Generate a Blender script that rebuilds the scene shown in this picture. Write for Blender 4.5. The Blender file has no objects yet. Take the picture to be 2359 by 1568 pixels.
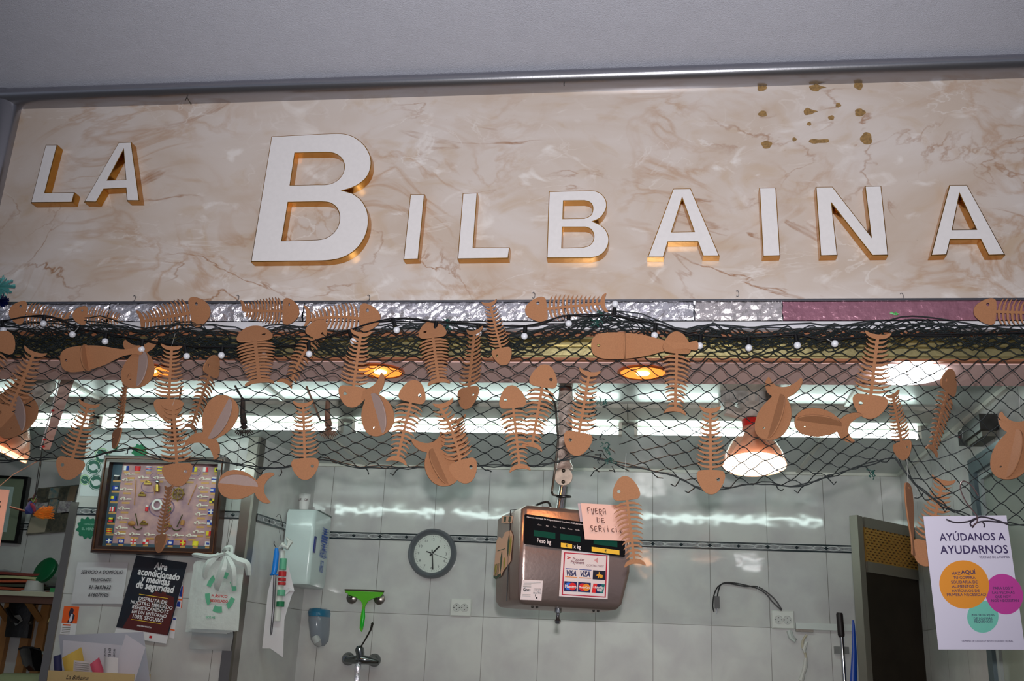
import bpy, bmesh, math, random
from mathutils import Vector, Matrix
random.seed(7)
SC = bpy.context.scene
COL = SC.collection
PI = math.pi
V3 = Vector
# ------------------------------------------------------------------ camera
F, W, H = 2330.0, 2359.0, 1568.0
_p, _y, _r = math.radians(18.35), math.radians(7.92), math.radians(2.58)
CAM = V3((0, 0, 1.6))
FW = V3((-math.sin(_y)*math.cos(_p), math.cos(_y)*math.cos(_p), math.sin(_p)))
_rt = V3((math.cos(_y), math.sin(_y), 0)); _up = _rt.cross(FW)
RT = _rt*math.cos(_r)+_up*math.sin(_r); UP = -_rt*math.sin(_r)+_up*math.cos(_r)
cd = bpy.data.cameras.new('camera'); co = bpy.data.objects.new('camera', cd); COL.objects.link(co)
cd.sensor_fit = 'HORIZONTAL'; cd.sensor_width = 36; cd.lens = F/W*36; cd.clip_start = .05; cd.clip_end = 50
co.matrix_world = Matrix(((RT.x, UP.x, -FW.x, CAM.x), (RT.y, UP.y, -FW.y, CAM.y), (RT.z, UP.z, -FW.z, CAM.z), (0, 0, 0, 1)))
SC.camera = co
# ------------------------------------------------------------------ world, lights, exposure
w = bpy.data.worlds.new('hall'); SC.world = w; w.use_nodes = True
w.node_tree.nodes['Background'].inputs[0].default_value = (.75, .82, 1, 1)
w.node_tree.nodes['Background'].inputs[1].default_value = .22
SC.view_settings.view_transform = 'Standard'; SC.view_settings.look = 'None'
SC.view_settings.gamma = 1; SC.view_settings.use_curve_mapping = False
SC.view_settings.exposure = 0
def light(name, kind, loc, energy, color, size=.1, aim=None, parent=None, spot=None, blend=.5):
    l = bpy.data.lights.new(name, kind); l.energy = energy; l.color = color
    if kind == 'AREA': l.size = size
    else: l.shadow_soft_size = size
    if kind == 'SPOT': l.spot_size = math.radians(spot); l.spot_blend = blend
    o = bpy.data.objects.new(name, l); COL.objects.link(o)
    m = Matrix.Translation(V3(loc))
    if aim is not None: m = m @ (V3(aim)-V3(loc)).to_track_quat('-Z', 'Y').to_matrix().to_4x4()
    o.matrix_world = m
    if parent is not None:
        o.parent = parent; o.matrix_local = PM[parent.name].inverted() @ m
    return o
PM = {}
FLASH = CAM + UP*.085 + RT*.01
light('camera_flash', 'SPOT', FLASH, 225, (1, .97, .97), .02, aim=FLASH+FW*2+UP*.22+RT*.10, spot=88, blend=1)

# ------------------------------------------------------------------ pixel -> world on real planes
def ray(x, y): return FW*F + RT*(x-W/2) - UP*(y-H/2)
def pY(x, y, Y): r = ray(x, y); return CAM + r*((Y-CAM.y)/r.y)
def pZ(x, y, Z): r = ray(x, y); return CAM + r*((Z-CAM.z)/r.z)
def pX(x, y, X): r = ray(x, y); return CAM + r*((X-CAM.x)/r.x)
def pP(x, y, o, n):
    r = ray(x, y); return CAM + r*((V3(o)-CAM).dot(n)/r.dot(n))
# ------------------------------------------------------------------ materials
def c(r, g, b): 
    f = lambda v: (v/255/12.92 if v/255 <= .04045 else ((v/255+.055)/1.055)**2.4)
    return (f(r), f(g), f(b), 1)
MATS = {}
def mat(name, col, rough=.5, metal=0., bump=0., bscale=60., var=0., vscale=30., emit=0., spec=.5, trans=0., alpha=1., coat=0., dark=None, noise_detail=4):
    if name in MATS: return MATS[name]
    m = bpy.data.materials.new(name); m.use_nodes = True; MATS[name] = m
    nt = m.node_tree; b = nt.nodes['Principled BSDF']; L = nt.links.new
    b.inputs['Base Color'].default_value = col; b.inputs['Roughness'].default_value = rough
    b.inputs['Metallic'].default_value = metal; b.inputs['Specular IOR Level'].default_value = spec
    b.inputs['Transmission Weight'].default_value = trans; b.inputs['Alpha'].default_value = alpha
    b.inputs['Coat Weight'].default_value = coat
    if emit: b.inputs['Emission Color'].default_value = col; b.inputs['Emission Strength'].default_value = emit
    if bump or var:
        g = nt.nodes.new('ShaderNodeNewGeometry')
    if var:
        n = nt.nodes.new('ShaderNodeTexNoise'); n.inputs['Scale'].default_value = vscale; n.inputs['Detail'].default_value = noise_detail
        L(g.outputs['Position'], n.inputs['Vector'])
        r = nt.nodes.new('ShaderNodeMapRange'); L(n.outputs['Fac'], r.inputs[0])
        r.inputs[1].default_value = .3; r.inputs[2].default_value = .7
        mx = nt.nodes.new('ShaderNodeMix'); mx.data_type = 'RGBA'
        d = dark or tuple(v*(1-var) for v in col[:3])+(1,)
        mx.inputs[6].default_value = col; mx.inputs[7].default_value = d
        L(r.outputs[0], mx.inputs[0]); L(mx.outputs[2], b.inputs['Base Color'])
    if bump:
        n2 = nt.nodes.new('ShaderNodeTexNoise'); n2.inputs['Scale'].default_value = bscale; n2.inputs['Detail'].default_value = noise_detail
        L(g.outputs['Position'], n2.inputs['Vector'])
        bp = nt.nodes.new('ShaderNodeBump'); bp.inputs['Strength'].default_value = bump; bp.inputs['Distance'].default_value = .01
        L(n2.outputs['Fac'], bp.inputs['Height']); L(bp.outputs[0], b.inputs['Normal'])
    return m
def tile_mat(name, axis, phase, pitch):
    m = mat(name, c(206, 208, 203), .07, spec=.6); nt = m.node_tree; b = nt.nodes['Principled BSDF']; L = nt.links.new
    N = nt.nodes.new
    def math_(op, a, bb=None, cc=None):
        n = N('ShaderNodeMath'); n.operation = op
        for i, v in enumerate((a, bb, cc)):
            if v is None: continue
            if isinstance(v, (int, float)): n.inputs[i].default_value = v
            else: L(v, n.inputs[i])
        return n.outputs[0]
    g = N('ShaderNodeNewGeometry'); s = N('ShaderNodeSeparateXYZ'); L(g.outputs['Position'], s.inputs[0])
    u = s.outputs[axis]; z = s.outputs[2]
    def line(v, ph, pt, hw):
        a = math_('DIVIDE', math_('SUBTRACT', v, ph), pt)
        fr = math_('ABSOLUTE', math_('SUBTRACT', math_('FRACT', math_('ADD', a, .5)), .5))
        return math_('LESS_THAN', fr, hw/pt)
    lu = line(u, phase, pitch, .0012)
    lz = math_('MULTIPLY', line(z, 1.84, .325, .0012), math_('LESS_THAN', z, 2.2))
    ln = math_('MAXIMUM', lu, lz)
    n = N('ShaderNodeTexNoise'); n.inputs['Scale'].default_value = 6; n.inputs['Detail'].default_value = 7; n.inputs['Distortion'].default_value = .3
    L(g.outputs['Position'], n.inputs[0])
    cr = N('ShaderNodeMapRange'); L(n.outputs[0], cr.inputs[0]); cr.inputs[1].default_value = .38; cr.inputs[2].default_value = .65
    mx = N('ShaderNodeMix'); mx.data_type = 'RGBA'; mx.inputs[6].default_value = c(200, 201, 197); mx.inputs[7].default_value = c(184, 182, 182)
    L(cr.outputs[0], mx.inputs[0])
    m2 = N('ShaderNodeMix'); m2.data_type = 'RGBA'; L(ln, m2.inputs[0]); L(mx.outputs[2], m2.inputs[6]); m2.inputs[7].default_value = c(120, 118, 112)
    L(m2.outputs[2], b.inputs['Base Color'])
    n2 = N('ShaderNodeTexNoise'); n2.inputs['Scale'].default_value = 7; n2.inputs['Detail'].default_value = 2
    L(g.outputs['Position'], n2.inputs[0])
    rg = math_('MULTIPLY_ADD', math_('LESS_THAN', z, 1.842), .36, .07); L(rg, b.inputs['Roughness'])
    h = math_('SUBTRACT', n2.outputs[0], math_('MULTIPLY', ln, .35))
    bp = N('ShaderNodeBump'); bp.inputs['Strength'].default_value = .18; bp.inputs['Distance'].default_value = .012
    L(h, bp.inputs['Height']); L(bp.outputs[0], b.inputs['Normal'])
    return m
def marble_mat():
    m = mat('marble', c(200, 180, 165), .22, spec=.5); nt = m.node_tree; b = nt.nodes['Principled BSDF']; L = nt.links.new; N = nt.nodes.new
    g = N('ShaderNodeNewGeometry')
    def noise(sc, det, dist, off=0, stretch=(1, 1, 1)):
        mp = N('ShaderNodeMapping'); mp.inputs['Location'].default_value = (off, off, off); mp.inputs['Scale'].default_value = stretch
        mp.inputs['Rotation'].default_value = (0, .5, 0)
        L(g.outputs['Position'], mp.inputs[0])
        n = N('ShaderNodeTexNoise'); n.inputs['Scale'].default_value = sc; n.inputs['Detail'].default_value = det; n.inputs['Distortion'].default_value = dist
        L(mp.outputs[0], n.inputs[0]); return n
    def rng(o, a, bb, c0=0, c1=1):
        r = N('ShaderNodeMapRange'); L(o, r.inputs[0]); r.inputs[1].default_value = a; r.inputs[2].default_value = bb
        r.inputs[3].default_value = c0; r.inputs[4].default_value = c1; return r.outputs[0]
    def mix(f, a, col):
        x = N('ShaderNodeMix'); x.data_type = 'RGBA'; L(f, x.inputs[0])
        if isinstance(a, tuple): x.inputs[6].default_value = a
        else: L(a, x.inputs[6])
        x.inputs[7].default_value = col; return x.outputs[2]
    def ridge(n, wdt):
        s = N('ShaderNodeMath'); s.operation = 'SUBTRACT'; L(n.outputs[0], s.inputs[0]); s.inputs[1].default_value = .5
        a = N('ShaderNodeMath'); a.operation = 'ABSOLUTE'; L(s.outputs[0], a.inputs[0])
        return rng(a.outputs[0], 0, wdt, 1, 0)
    def mul(a, bb):
        x = N('ShaderNodeMath'); x.operation = 'MULTIPLY'; L(a, x.inputs[0])
        if isinstance(bb, float): x.inputs[1].default_value = bb
        else: L(bb, x.inputs[1])
        return x.outputs[0]
    st = (.8, 1, 1.35)
    base = mix(rng(noise(3.5, 5, 1.2, 0, st).outputs[0], .35, .65), c(204, 194, 188), c(192, 176, 163))
    base = mix(mul(rng(noise(6, 6, 2.2, 3, st).outputs[0], .55, .75), .6), base, c(184, 158, 130))
    base = mix(mul(rng(noise(5.5, 7, 2.5, 9, st).outputs[0], .60, .72), .75), base, c(222, 216, 212))
    r1 = mul(ridge(noise(2.3, 8, 1.5, 5, st), .012), rng(noise(4, 3, 0, 12).outputs[0], .45, .62))
    base = mix(mul(r1, .9), base, c(150, 108, 76))
    r2 = mul(ridge(noise(3.4, 9, 2.4, 15, st), .05), rng(noise(3, 3, 0, 22).outputs[0], .42, .62))
    base = mix(mul(r2, .5), base, c(168, 128, 92))
    r3 = mul(ridge(noise(4.2, 9, 2.6, 31, st), .02), rng(noise(5, 3, 0, 27).outputs[0], .5, .65))
    base = mix(mul(r3, .55), base, c(222, 216, 212))
    sp = rng(noise(260, 2, 0, 1).outputs[0], .74, .78)
    base = mix(mul(sp, .5), base, c(110, 80, 60))
    L(base, b.inputs['Base Color'])
    return m
def foil_mat():
    m = mat('crumpled_foil', c(238, 236, 244), .27, .8); nt = m.node_tree; b = nt.nodes['Principled BSDF']; L = nt.links.new; N = nt.nodes.new
    g = N('ShaderNodeNewGeometry')
    v = N('ShaderNodeTexVoronoi'); v.feature = 'DISTANCE_TO_EDGE'; v.inputs['Scale'].default_value = 38
    n = N('ShaderNodeTexNoise'); n.inputs['Scale'].default_value = 24; n.inputs['Detail'].default_value = 7; n.inputs['Distortion'].default_value = 3
    L(g.outputs['Position'], n.inputs[0]); L(g.outputs['Position'], v.inputs[0])
    a = N('ShaderNodeMath'); a.operation = 'MULTIPLY_ADD'; L(v.outputs[0], a.inputs[0]); a.inputs[1].default_value = .5; L(n.outputs[0], a.inputs[2])
    bp = N('ShaderNodeBump'); bp.inputs['Strength'].default_value = .9; bp.inputs['Distance'].default_value = .007
    L(a.outputs[0], bp.inputs['Height']); L(bp.outputs[0], b.inputs['Normal'])
    return m

# ------------------------------------------------------------------ mesh helpers
class MB:
    def __init__(s): s.v = []; s.f = []; s.m = []; s.mi = 0
    def add(s, vs, fs):
        o = len(s.v); s.v += [V3(p) for p in vs]
        for f in fs: s.f.append([o+i for i in f]); s.m.append(s.mi)
        return s
    def box(s, c0, c1, M=None):
        x0, y0, z0 = c0; x1, y1, z1 = c1
        vs = [V3(p) for p in ((x0,y0,z0),(x1,y0,z0),(x1,y1,z0),(x0,y1,z0),(x0,y0,z1),(x1,y0,z1),(x1,y1,z1),(x0,y1,z1))]
        if M: vs = [M @ v for v in vs]
        return s.add(vs, ((0,3,2,1),(4,5,6,7),(0,1,5,4),(1,2,6,5),(2,3,7,6),(3,0,4,7)))
    def rings(s, R, closed=False, caps=True):
        n = len(R[0]); o = len(s.v); k = len(R)
        for r in R: s.v += [V3(p) for p in r]
        for i in range(k if closed else k-1):
            a, b = o+i*n, o+((i+1) % k)*n
            for j in range(n):
                s.f.append([a+j, a+(j+1) % n, b+(j+1) % n, b+j]); s.m.append(s.mi)
        if caps and not closed:
            s.f.append([o+j for j in range(n)][::-1]); s.m.append(s.mi)
            s.f.append([o+(k-1)*n+j for j in range(n)]); s.m.append(s.mi)
        return s
    def tube(s, pts, r, n=6, closed=False, flat=1., caps=True):
        pts = [V3(p) for p in pts]; k = len(pts); R = []
        rr = r if isinstance(r, (list, tuple)) else [r]*k
        nrm = None
        for i, p in enumerate(pts):
            if closed: t = pts[(i+1) % k]-pts[i-1]
            else: t = pts[min(i+1, k-1)]-pts[max(i-1, 0)]
            if t.length < 1e-9: t = V3((0, 0, 1))
            t.normalize()
            if nrm is None:
                nrm = t.orthogonal().normalized() if abs(t.y) > .9 else t.cross(V3((0, 1, 0))).normalized()
            else:
                nrm = nrm - t*nrm.dot(t)
                nrm = nrm.normalized() if nrm.length > 1e-6 else t.orthogonal().normalized()
            bn = t.cross(nrm)
            R.append([p + (nrm*math.cos(2*PI*j/n) + bn*math.sin(2*PI*j/n)*flat)*rr[i] for j in range(n)])
        return s.rings(R, closed, caps)
    def lathe(s, prof, M, n=24, caps=True):   # prof (r, z) about local Z of M
        R = [[M @ V3((r*math.cos(2*PI*j/n), r*math.sin(2*PI*j/n), z)) for j in range(n)] for r, z in prof]
        return s.rings(R, False, caps)
    def ball(s, c0, r, n=12, k=8, sc=(1, 1, 1)):
        prof = [(max(1e-5, r*math.sin(PI*i/k)), -r*math.cos(PI*i/k)) for i in range(k+1)]
        return s.lathe(prof, Matrix.Translation(V3(c0)) @ Matrix.Diagonal((*sc, 1)), n)
    def quad(s, a, b, c_, d): return s.add([a, b, c_, d], ((0, 1, 2, 3),))
    def sheet(s, fr, t=.0004, nx=1, ny=1, fn=None, u0=0, u1=1, v0=0, v1=1):   # curved thin sheet on a frame
        G = []
        for side in (1, -1):
            for j in range(ny+1):
                for i in range(nx+1):
                    a, b = u0+(u1-u0)*i/nx, v0+(v1-v0)*j/ny
                    h = (fn(a, b) if fn else 0) + side*t/2
                    G.append(fr(a, b, h))
        n1 = (nx+1)*(ny+1); fs = []
        id_ = lambda i, j, k=0: k*n1+j*(nx+1)+i
        for j in range(ny):
            for i in range(nx):
                fs.append((id_(i, j), id_(i+1, j), id_(i+1, j+1), id_(i, j+1)))
                fs.append((id_(i, j+1, 1), id_(i+1, j+1, 1), id_(i+1, j, 1), id_(i, j, 1)))
        for i in range(nx):
            fs.append((id_(i+1, 0), id_(i, 0), id_(i, 0, 1), id_(i+1, 0, 1))); fs.append((id_(i, ny), id_(i+1, ny), id_(i+1, ny, 1), id_(i, ny, 1)))
        for j in range(ny):
            fs.append((id_(0, j), id_(0, j+1), id_(0, j+1, 1), id_(0, j, 1))); fs.append((id_(nx, j+1), id_(nx, j), id_(nx, j, 1), id_(nx, j+1, 1)))
        return s.add(G, fs)
class FR:
    """flat frame: (a, b) in 0..1 from top-left corner, h = height towards the viewer"""
    def __init__(s, o, u, v):
        s.o, s.u, s.v = V3(o), V3(u), V3(v); s.n = s.u.cross(s.v).normalized()
        if s.n.dot(CAM-s.o) < 0: s.n = -s.n
    def __call__(s, a, b, h=0): return s.o + s.u*a + s.v*b + s.n*h
    def sub(s, a0, b0, a1, b1, h=0): return FR(s(a0, b0, h), s.u*(a1-a0), s.v*(b1-b0))
def frp(tl, tr, bl, o=(0, 3.95, 0), n=(0, 1, 0)):
    n = V3(n); A, B, C = pP(*tl, o, n), pP(*tr, o, n), pP(*bl, o, n)
    return FR(A, B-A, C-A)
def finish(me, smooth, sharp=40):
    bm = bmesh.new(); bm.from_mesh(me); bmesh.ops.recalc_face_normals(bm, faces=bm.faces); bm.to_mesh(me); bm.free()
    if smooth:
        for p in me.polygons: p.use_smooth = True
        try: me.set_sharp_from_angle(angle=math.radians(sharp))
        except Exception: pass
def link(name, src, mats, parent=None, smooth=False, recalc=True, sharp=40, origin=None):
    """src = MB or mesh in WORLD coordinates; placed as child of parent or with its own origin"""
    if isinstance(src, MB):
        me = bpy.data.meshes.new(name); me.from_pydata([tuple(p) for p in src.v], [], src.f)
        me.polygons.foreach_set('material_index', src.m)
    else: me = src; me.name = name
    if not isinstance(mats, (list, tuple)): mats = [mats]
    me.materials.clear()
    for m in mats: me.materials.append(m)
    if isinstance(src, MB): me.polygons.foreach_set('material_index', src.m)
    if recalc: finish(me, smooth, sharp)
    o = bpy.data.objects.new(name, me); COL.objects.link(o)
    if parent is not None:
        me.transform(PM[parent.name].inverted()); o.parent = parent; PM[o.name] = PM[parent.name].copy()
    else:
        if origin is None:
            xs = [v.co for v in me.vertices]
            lo = V3([min(p[i] for p in xs) for i in range(3)]); hi = V3([max(p[i] for p in xs) for i in range(3)])
            origin = (lo+hi)/2
        M = Matrix.Translation(V3(origin)); me.transform(M.inverted()); o.matrix_world = M; PM[o.name] = M
    me.update(); return o
def tag(o, label=None, cat=None, group=None, kind=None):
    if label: o['label'] = label
    if cat: o['category'] = cat
    if group: o['group'] = group
    if kind: o['kind'] = kind
    return o
def thing(name, label, cat, loc, group=None):
    o = bpy.data.objects.new(name, None); COL.objects.link(o); o.empty_display_size = .03
    M = Matrix.Translation(V3(loc)); o.matrix_world = M; PM[o.name] = M
    return tag(o, label, cat, group)
def struct(name, mb, m, smooth=False, **k): return tag(link(name, mb, m, smooth=smooth, **k), kind='structure')
def catmull(pts, k=6, closed=True):
    n = len(pts); out = []
    for i in range(n if closed else n-1):
        g = (lambda j: pts[j % n]) if closed else (lambda j: pts[min(max(j, 0), n-1)])
        p0, p1, p2, p3 = [Vector(g(i+d)) for d in (-1, 0, 1, 2)]
        for s in range(k):
            t = s/k
            out.append(.5*((2*p1)+(p2-p0)*t+(2*p0-5*p1+4*p2-p3)*t*t+(3*p1-p0-3*p2+p3)*t**3))
    if not closed: out.append(Vector(pts[-1]))
    return out
def plate_mesh(outlines, thick, offset=0., bevel=0.):
    cu = bpy.data.curves.new('tmp', 'CURVE'); cu.dimensions = '2D'; cu.fill_mode = 'BOTH'; cu.extrude = thick/2; cu.offset = offset
    if bevel: cu.bevel_depth = bevel; cu.bevel_resolution = 1
    for ol in outlines:
        sp = cu.splines.new('POLY'); sp.points.add(len(ol)-1); sp.use_cyclic_u = True
        for i, p in enumerate(ol): sp.points[i].co = (p[0], p[1], 0, 1)
    o = bpy.data.objects.new('tmp', cu); me = bpy.data.meshes.new_from_object(o)
    bpy.data.objects.remove(o); bpy.data.curves.remove(cu); return me
def map_mesh(me, O, U, Vv, N):
    for v in me.vertices: v.co = O + U*v.co.x + Vv*v.co.y + N*v.co.z
    return me
def weld(me):
    bm = bmesh.new(); bm.from_mesh(me); bmesh.ops.remove_doubles(bm, verts=bm.verts, dist=1e-5)
    bmesh.ops.recalc_face_normals(bm, faces=bm.faces); bm.to_mesh(me); bm.free(); return me
def plate(name, outlines, thick, O, U, Vv, N, m, parent=None, offset=0., **k):
    me = weld(plate_mesh(outlines, thick, offset)); map_mesh(me, V3(O), V3(U), V3(Vv), V3(N))
    return link(name, me, m, parent, **k)
def text(name, s, fr, cx, cy, m, parent, width=None, height=None, h=.0012, bold=0., shear=0., spacing=1., align='CENTER', rot=0., thick=.0003, asp=None):
    """s centred at (cx, cy) of frame fr; width / height as fractions of the frame's sides"""
    cu = bpy.data.curves.new('tmp', 'FONT'); cu.body = s; cu.size = 1; cu.shear = shear; cu.space_character = spacing
    cu.resolution_u = 2; cu.extrude = 0; cu.align_x = 'LEFT'
    o = bpy.data.objects.new('tmp', cu); me = bpy.data.meshes.new_from_object(o)
    bpy.data.objects.remove(o); bpy.data.curves.remove(cu)
    if not len(me.vertices): return None
    xs = [v.co.x for v in me.vertices]; x0, x1 = min(xs), max(xs)
    yc = .36; ut, vt = fr.u.length, fr.v.length
    uh = fr.u.normalized(); vh = fr.v.normalized()
    if width: sx = width*ut/max(x1-x0, 1e-6); sy = sx if not height else height*vt/.72
    else: sy = height*vt/.72; sx = sy
    if asp: sy = sx*asp
    O = fr(cx, cy, h)
    ax = (x0+x1)/2 if align == 'CENTER' else x0
    cr, sr = math.cos(rot), math.sin(rot)
    for v in me.vertices:
        a, b = (v.co.x-ax)*sx, (v.co.y-yc)*sy
        a, b = a*cr-b*sr, a*sr+b*cr
        v.co = O + uh*a - vh*b
    if bold:
        bm = bmesh.new(); bm.from_mesh(me); k = bold*.9; base = list(bm.verts)+list(bm.edges)+list(bm.faces)
        for qi, (dx, dy) in enumerate(((k, k), (-k, k), (k, -k), (-k, -k))):
            g = bmesh.ops.duplicate(bm, geom=base)['geom']
            off = uh*(dx*sx*cr-dy*sy*sr) - vh*(dx*sx*sr+dy*sy*cr) + fr.n*(.00007*(qi+1))
            bmesh.ops.translate(bm, vec=off, verts=[e for e in g if isinstance(e, bmesh.types.BMVert)])
        bm.to_mesh(me); bm.free()
    return link(name, me, m, parent, recalc=False)
def disc_pts(cx, cy, rx, ry=None, n=24, a0=0, a1=2*PI):
    ry = ry or rx; return [(cx+rx*math.cos(a0+(a1-a0)*i/n), cy+ry*math.sin(a0+(a1-a0)*i/n)) for i in range(n)]
def decal(name, pts, fr, m, parent, h=.0008, holes=()):
    """flat printed shape; pts in 0..1 frame coordinates"""
    me = plate_mesh([pts]+list(holes), 0.0004)
    for v in me.vertices: v.co = fr(v.co.x, v.co.y, h+v.co.z)
    return link(name, me, m, parent)
def rect(x0, y0, x1, y1): return [(x0, y0), (x1, y0), (x1, y1), (x0, y1)]
# ------------------------------------------------------------------ common materials
white = mat('white_enamel', c(222, 222, 220), .3)
white_face = mat('white_letter_face', c(222, 218, 218), .35, var=.05, vscale=90)
gold = mat('gold_metal', c(196, 142, 62), .22, 1.0, bump=.1, bscale=30)
alu = mat('brushed_aluminium', c(168, 168, 174), .26, .95, bump=.02, bscale=200)
steel = mat('stainless_steel', c(140, 134, 128), .3, .95, bump=.08, bscale=40)
steel_dark = mat('dark_steel', c(96, 92, 86), .35, .9)
chrome = mat('chrome', c(200, 200, 200), .12, 1.0)
black = mat('black_plastic', c(18, 18, 20), .4)
blackgloss = mat('black_gloss', c(12, 12, 14), .12)
card = mat('brown_cardboard', c(168, 116, 80), .85, var=.16, vscale=420, bump=.1, bscale=600)
netm = mat('net_cord', c(16, 26, 28), .7)
paper = mat('white_paper', c(222, 220, 224), .7)
ink = mat('black_ink', c(28, 26, 34), .6)
cream = mat('cream_paint', c(204, 180, 166), .5, var=.08, vscale=8)
stucco = mat('stucco_white', c(192, 195, 208), .85, bump=.45, bscale=320, var=.05, vscale=20, noise_detail=6)
tileX = tile_mat('wall_tile_across', 0, .033, .2437)
tileY = tile_mat('wall_tile_depth', 1, 4.5, .2437)
marble = marble_mat()
ceilm = mat('interior_ceiling_lacquer', c(190, 198, 194), .36, 0.0, spec=.9, bump=.05, bscale=3, coat=.1)
brass = mat('old_brass', c(186, 174, 126), .34, .75, bump=.15, bscale=25, var=.4, vscale=12)
brown = mat('brown_trim_paint', c(150, 96, 66), .5)
wood = mat('pine_wood', c(176, 124, 70), .55, var=.25, vscale=12)
darkwood = mat('dark_brown_wood', c(62, 36, 22), .35, var=.4, vscale=30, coat=.3)
green = mat('green_print', c(24, 120, 78), .6)
lgreen = mat('light_green_print', c(150, 196, 128), .6)
red = mat('red_print', c(190, 30, 36), .55)
blue = mat('blue_print', c(26, 56, 150), .5)
yellow = mat('yellow_print', c(240, 200, 60), .5)
orange = mat('orange_print', c(232, 92, 26), .55)
rope = mat('white_rope', c(232, 226, 210), .8)
tagm = mat('gold_label', c(196, 150, 84), .5)
def emis(name, col, s):
    return mat(name, col, .5, emit=s)
tube_e = emis('fluorescent_tube', (.80, 1.0, .95, 1), 16)
led_e = emis('white_led', (.95, .97, 1.0, 1), 14)
warm_e = emis('warm_led', (1.0, .80, .62, 1), 12)
warm_e2 = emis('warm_lamp_face', (1.0, .62, .35, 1), 5)
amber = emis('amber_glass', (1.0, .27, .035, 1), 1.5)
amber_hot = emis('amber_bulb', (1.0, .55, .2, 1), 9)

# ------------------------------------------------------------------ setting
XL, XR, YB, ZC = -3.6, 1.09, 4.5, 2.5
struct('floor', MB().box((-5, -3, -.05), (4, 5, 0)), mat('floor_tile', c(130, 126, 120), .5))
struct('ceiling', MB().box((-5, -2, 3.165), (4, 2.44, 3.25)), stucco)
struct('ceiling_interior', MB().box((XL, 2.585, ZC), (XR+.05, YB+.05, ZC+.05)), ceilm)
struct('wall_back', MB().box((XL, YB, 0), (XR+.05, YB+.1, ZC)), tileX)
struct('wall_right', MB().box((XR, 2.6, 0), (XR+.1, YB, ZC)), tileY)
struct('wall_left', MB().box((XL-.1, 2.6, 0), (XL, YB+.1, ZC)), tileY)
# beam that carries the sign
struct('wall_front', MB().box((-1.9, 2.43, 2.36), (2.4, 2.585, 3.2)), cream)
struct('wall_front_left', MB().box((-4.5, 2.40, 2.36), (-1.9, 2.585, 3.2)), mat('grey_side_panel', c(120, 118, 118), .5))
struct('trim_soffit', MB().box((-3.6, 2.405, 2.347), (2.4, 2.587, 2.36)), mat('soffit_pink_cream', c(226, 190, 184), .55))
def barX(name, prof, x0, x1, m, smooth=True):
    R = [[V3((x, y, z)) for y, z in prof] for x in (x0, x1)]
    return struct(name, MB().rings(R), m, smooth)
arc = [(2.44, 3.12)]+[(2.395-.05*math.sin(a), 3.145-.027*math.cos(a)) for a in [PI*i/14 for i in range(15)]]+[(2.44, 3.172)]
barX('trim_1', arc, -1.9, 2.4, alu)
R = []
for z in (2.47, 3.172):
    R.append([V3((-1.863+.045*math.cos(a), 2.40-.045*math.sin(a), z)) for a in [PI*i/12 for i in range(13)]]+[V3((-1.91, 2.44, z)), V3((-1.82, 2.44, z))])
struct('trim_2', MB().rings(R), alu, True)
barX('trim_3', [(2.43, 2.504), (2.375, 2.504), (2.375, 2.4985), (2.43, 2.4985)], -3.2, 2.4, alu, False)
barX('trim_4', [(2.43, 2.449), (2.385, 2.449), (2.385, 2.429), (2.43, 2.429)], -3.2, 2.4, mat('pale_ledge', c(206, 206, 212), .5), False)
barX('trim_5', [(2.43, 2.429), (2.405, 2.429), (2.405, 2.412), (2.43, 2.412)], -3.2, 2.4, brown, False)
barX('trim_6', [(2.43, 2.412), (2.392, 2.412), (2.389, 2.409), (2.392, 2.405), (2.41, 2.402), (2.414, 2.395), (2.405, 2.389), (2.400, 2.384), (2.402, 2.366), (2.394, 2.360), (2.396, 2.356), (2.43, 2.356)], -3.2, 2.4, brass, True)
barX('trim_7', [(2.43, 2.356), (2.39, 2.356), (2.39, 2.350), (2.43, 2.347)], -3.2, 2.4, brown, False)
# marble fascia with glue stains
sg = thing('sign_fascia', 'long beige marbled sign panel above the netting, carrying the white letters', 'sign panel', (-.4, 2.42, 2.5))
link('panel', MB().box((-1.83, 2.40, 2.503), (2.4, 2.43, 3.13)), marble, sg)
stain = mat('glue_stain', c(158, 124, 74), .6, var=.45, vscale=160)
def stain_at(cx, cy, rx, ry, kind=0):
    o = pY(cx, cy, 2.399); s = 2.4/2330*1.08
    pts = []
    for i in range(20):
        a = 2*PI*i/20; k = 1+.09*math.sin(3*a+cx)+.06*math.sin(5*a+cy)
        x, y = rx*math.cos(a)*k, ry*math.sin(a)*k
        if kind == 1 and i in (0, 19, 1): x += rx*(1.0 if i == 0 else .3)
        if kind == 2: y *= (.55+.45*abs(math.cos(a)))
        pts.append((x*s, y*s))
    plate('glue_stain', [pts], .0012, o, (1, 0, 0), (0, 0, 1), (0, -1, 0), stain, sg)
for a in ((1755,202,11,9),(1878,202,13,9,1),(1978,197,10,11),(1757,262,10,8),(1862,257,11,9,1),(1931,242,6,6),(1915,271,7,6),(1864,285,5,5),(1981,259,12,10),(1830,321,5,5),(1766,333,12,10),(1886,325,23,8,2),(1996,319,13,16)): stain_at(*a)
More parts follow.
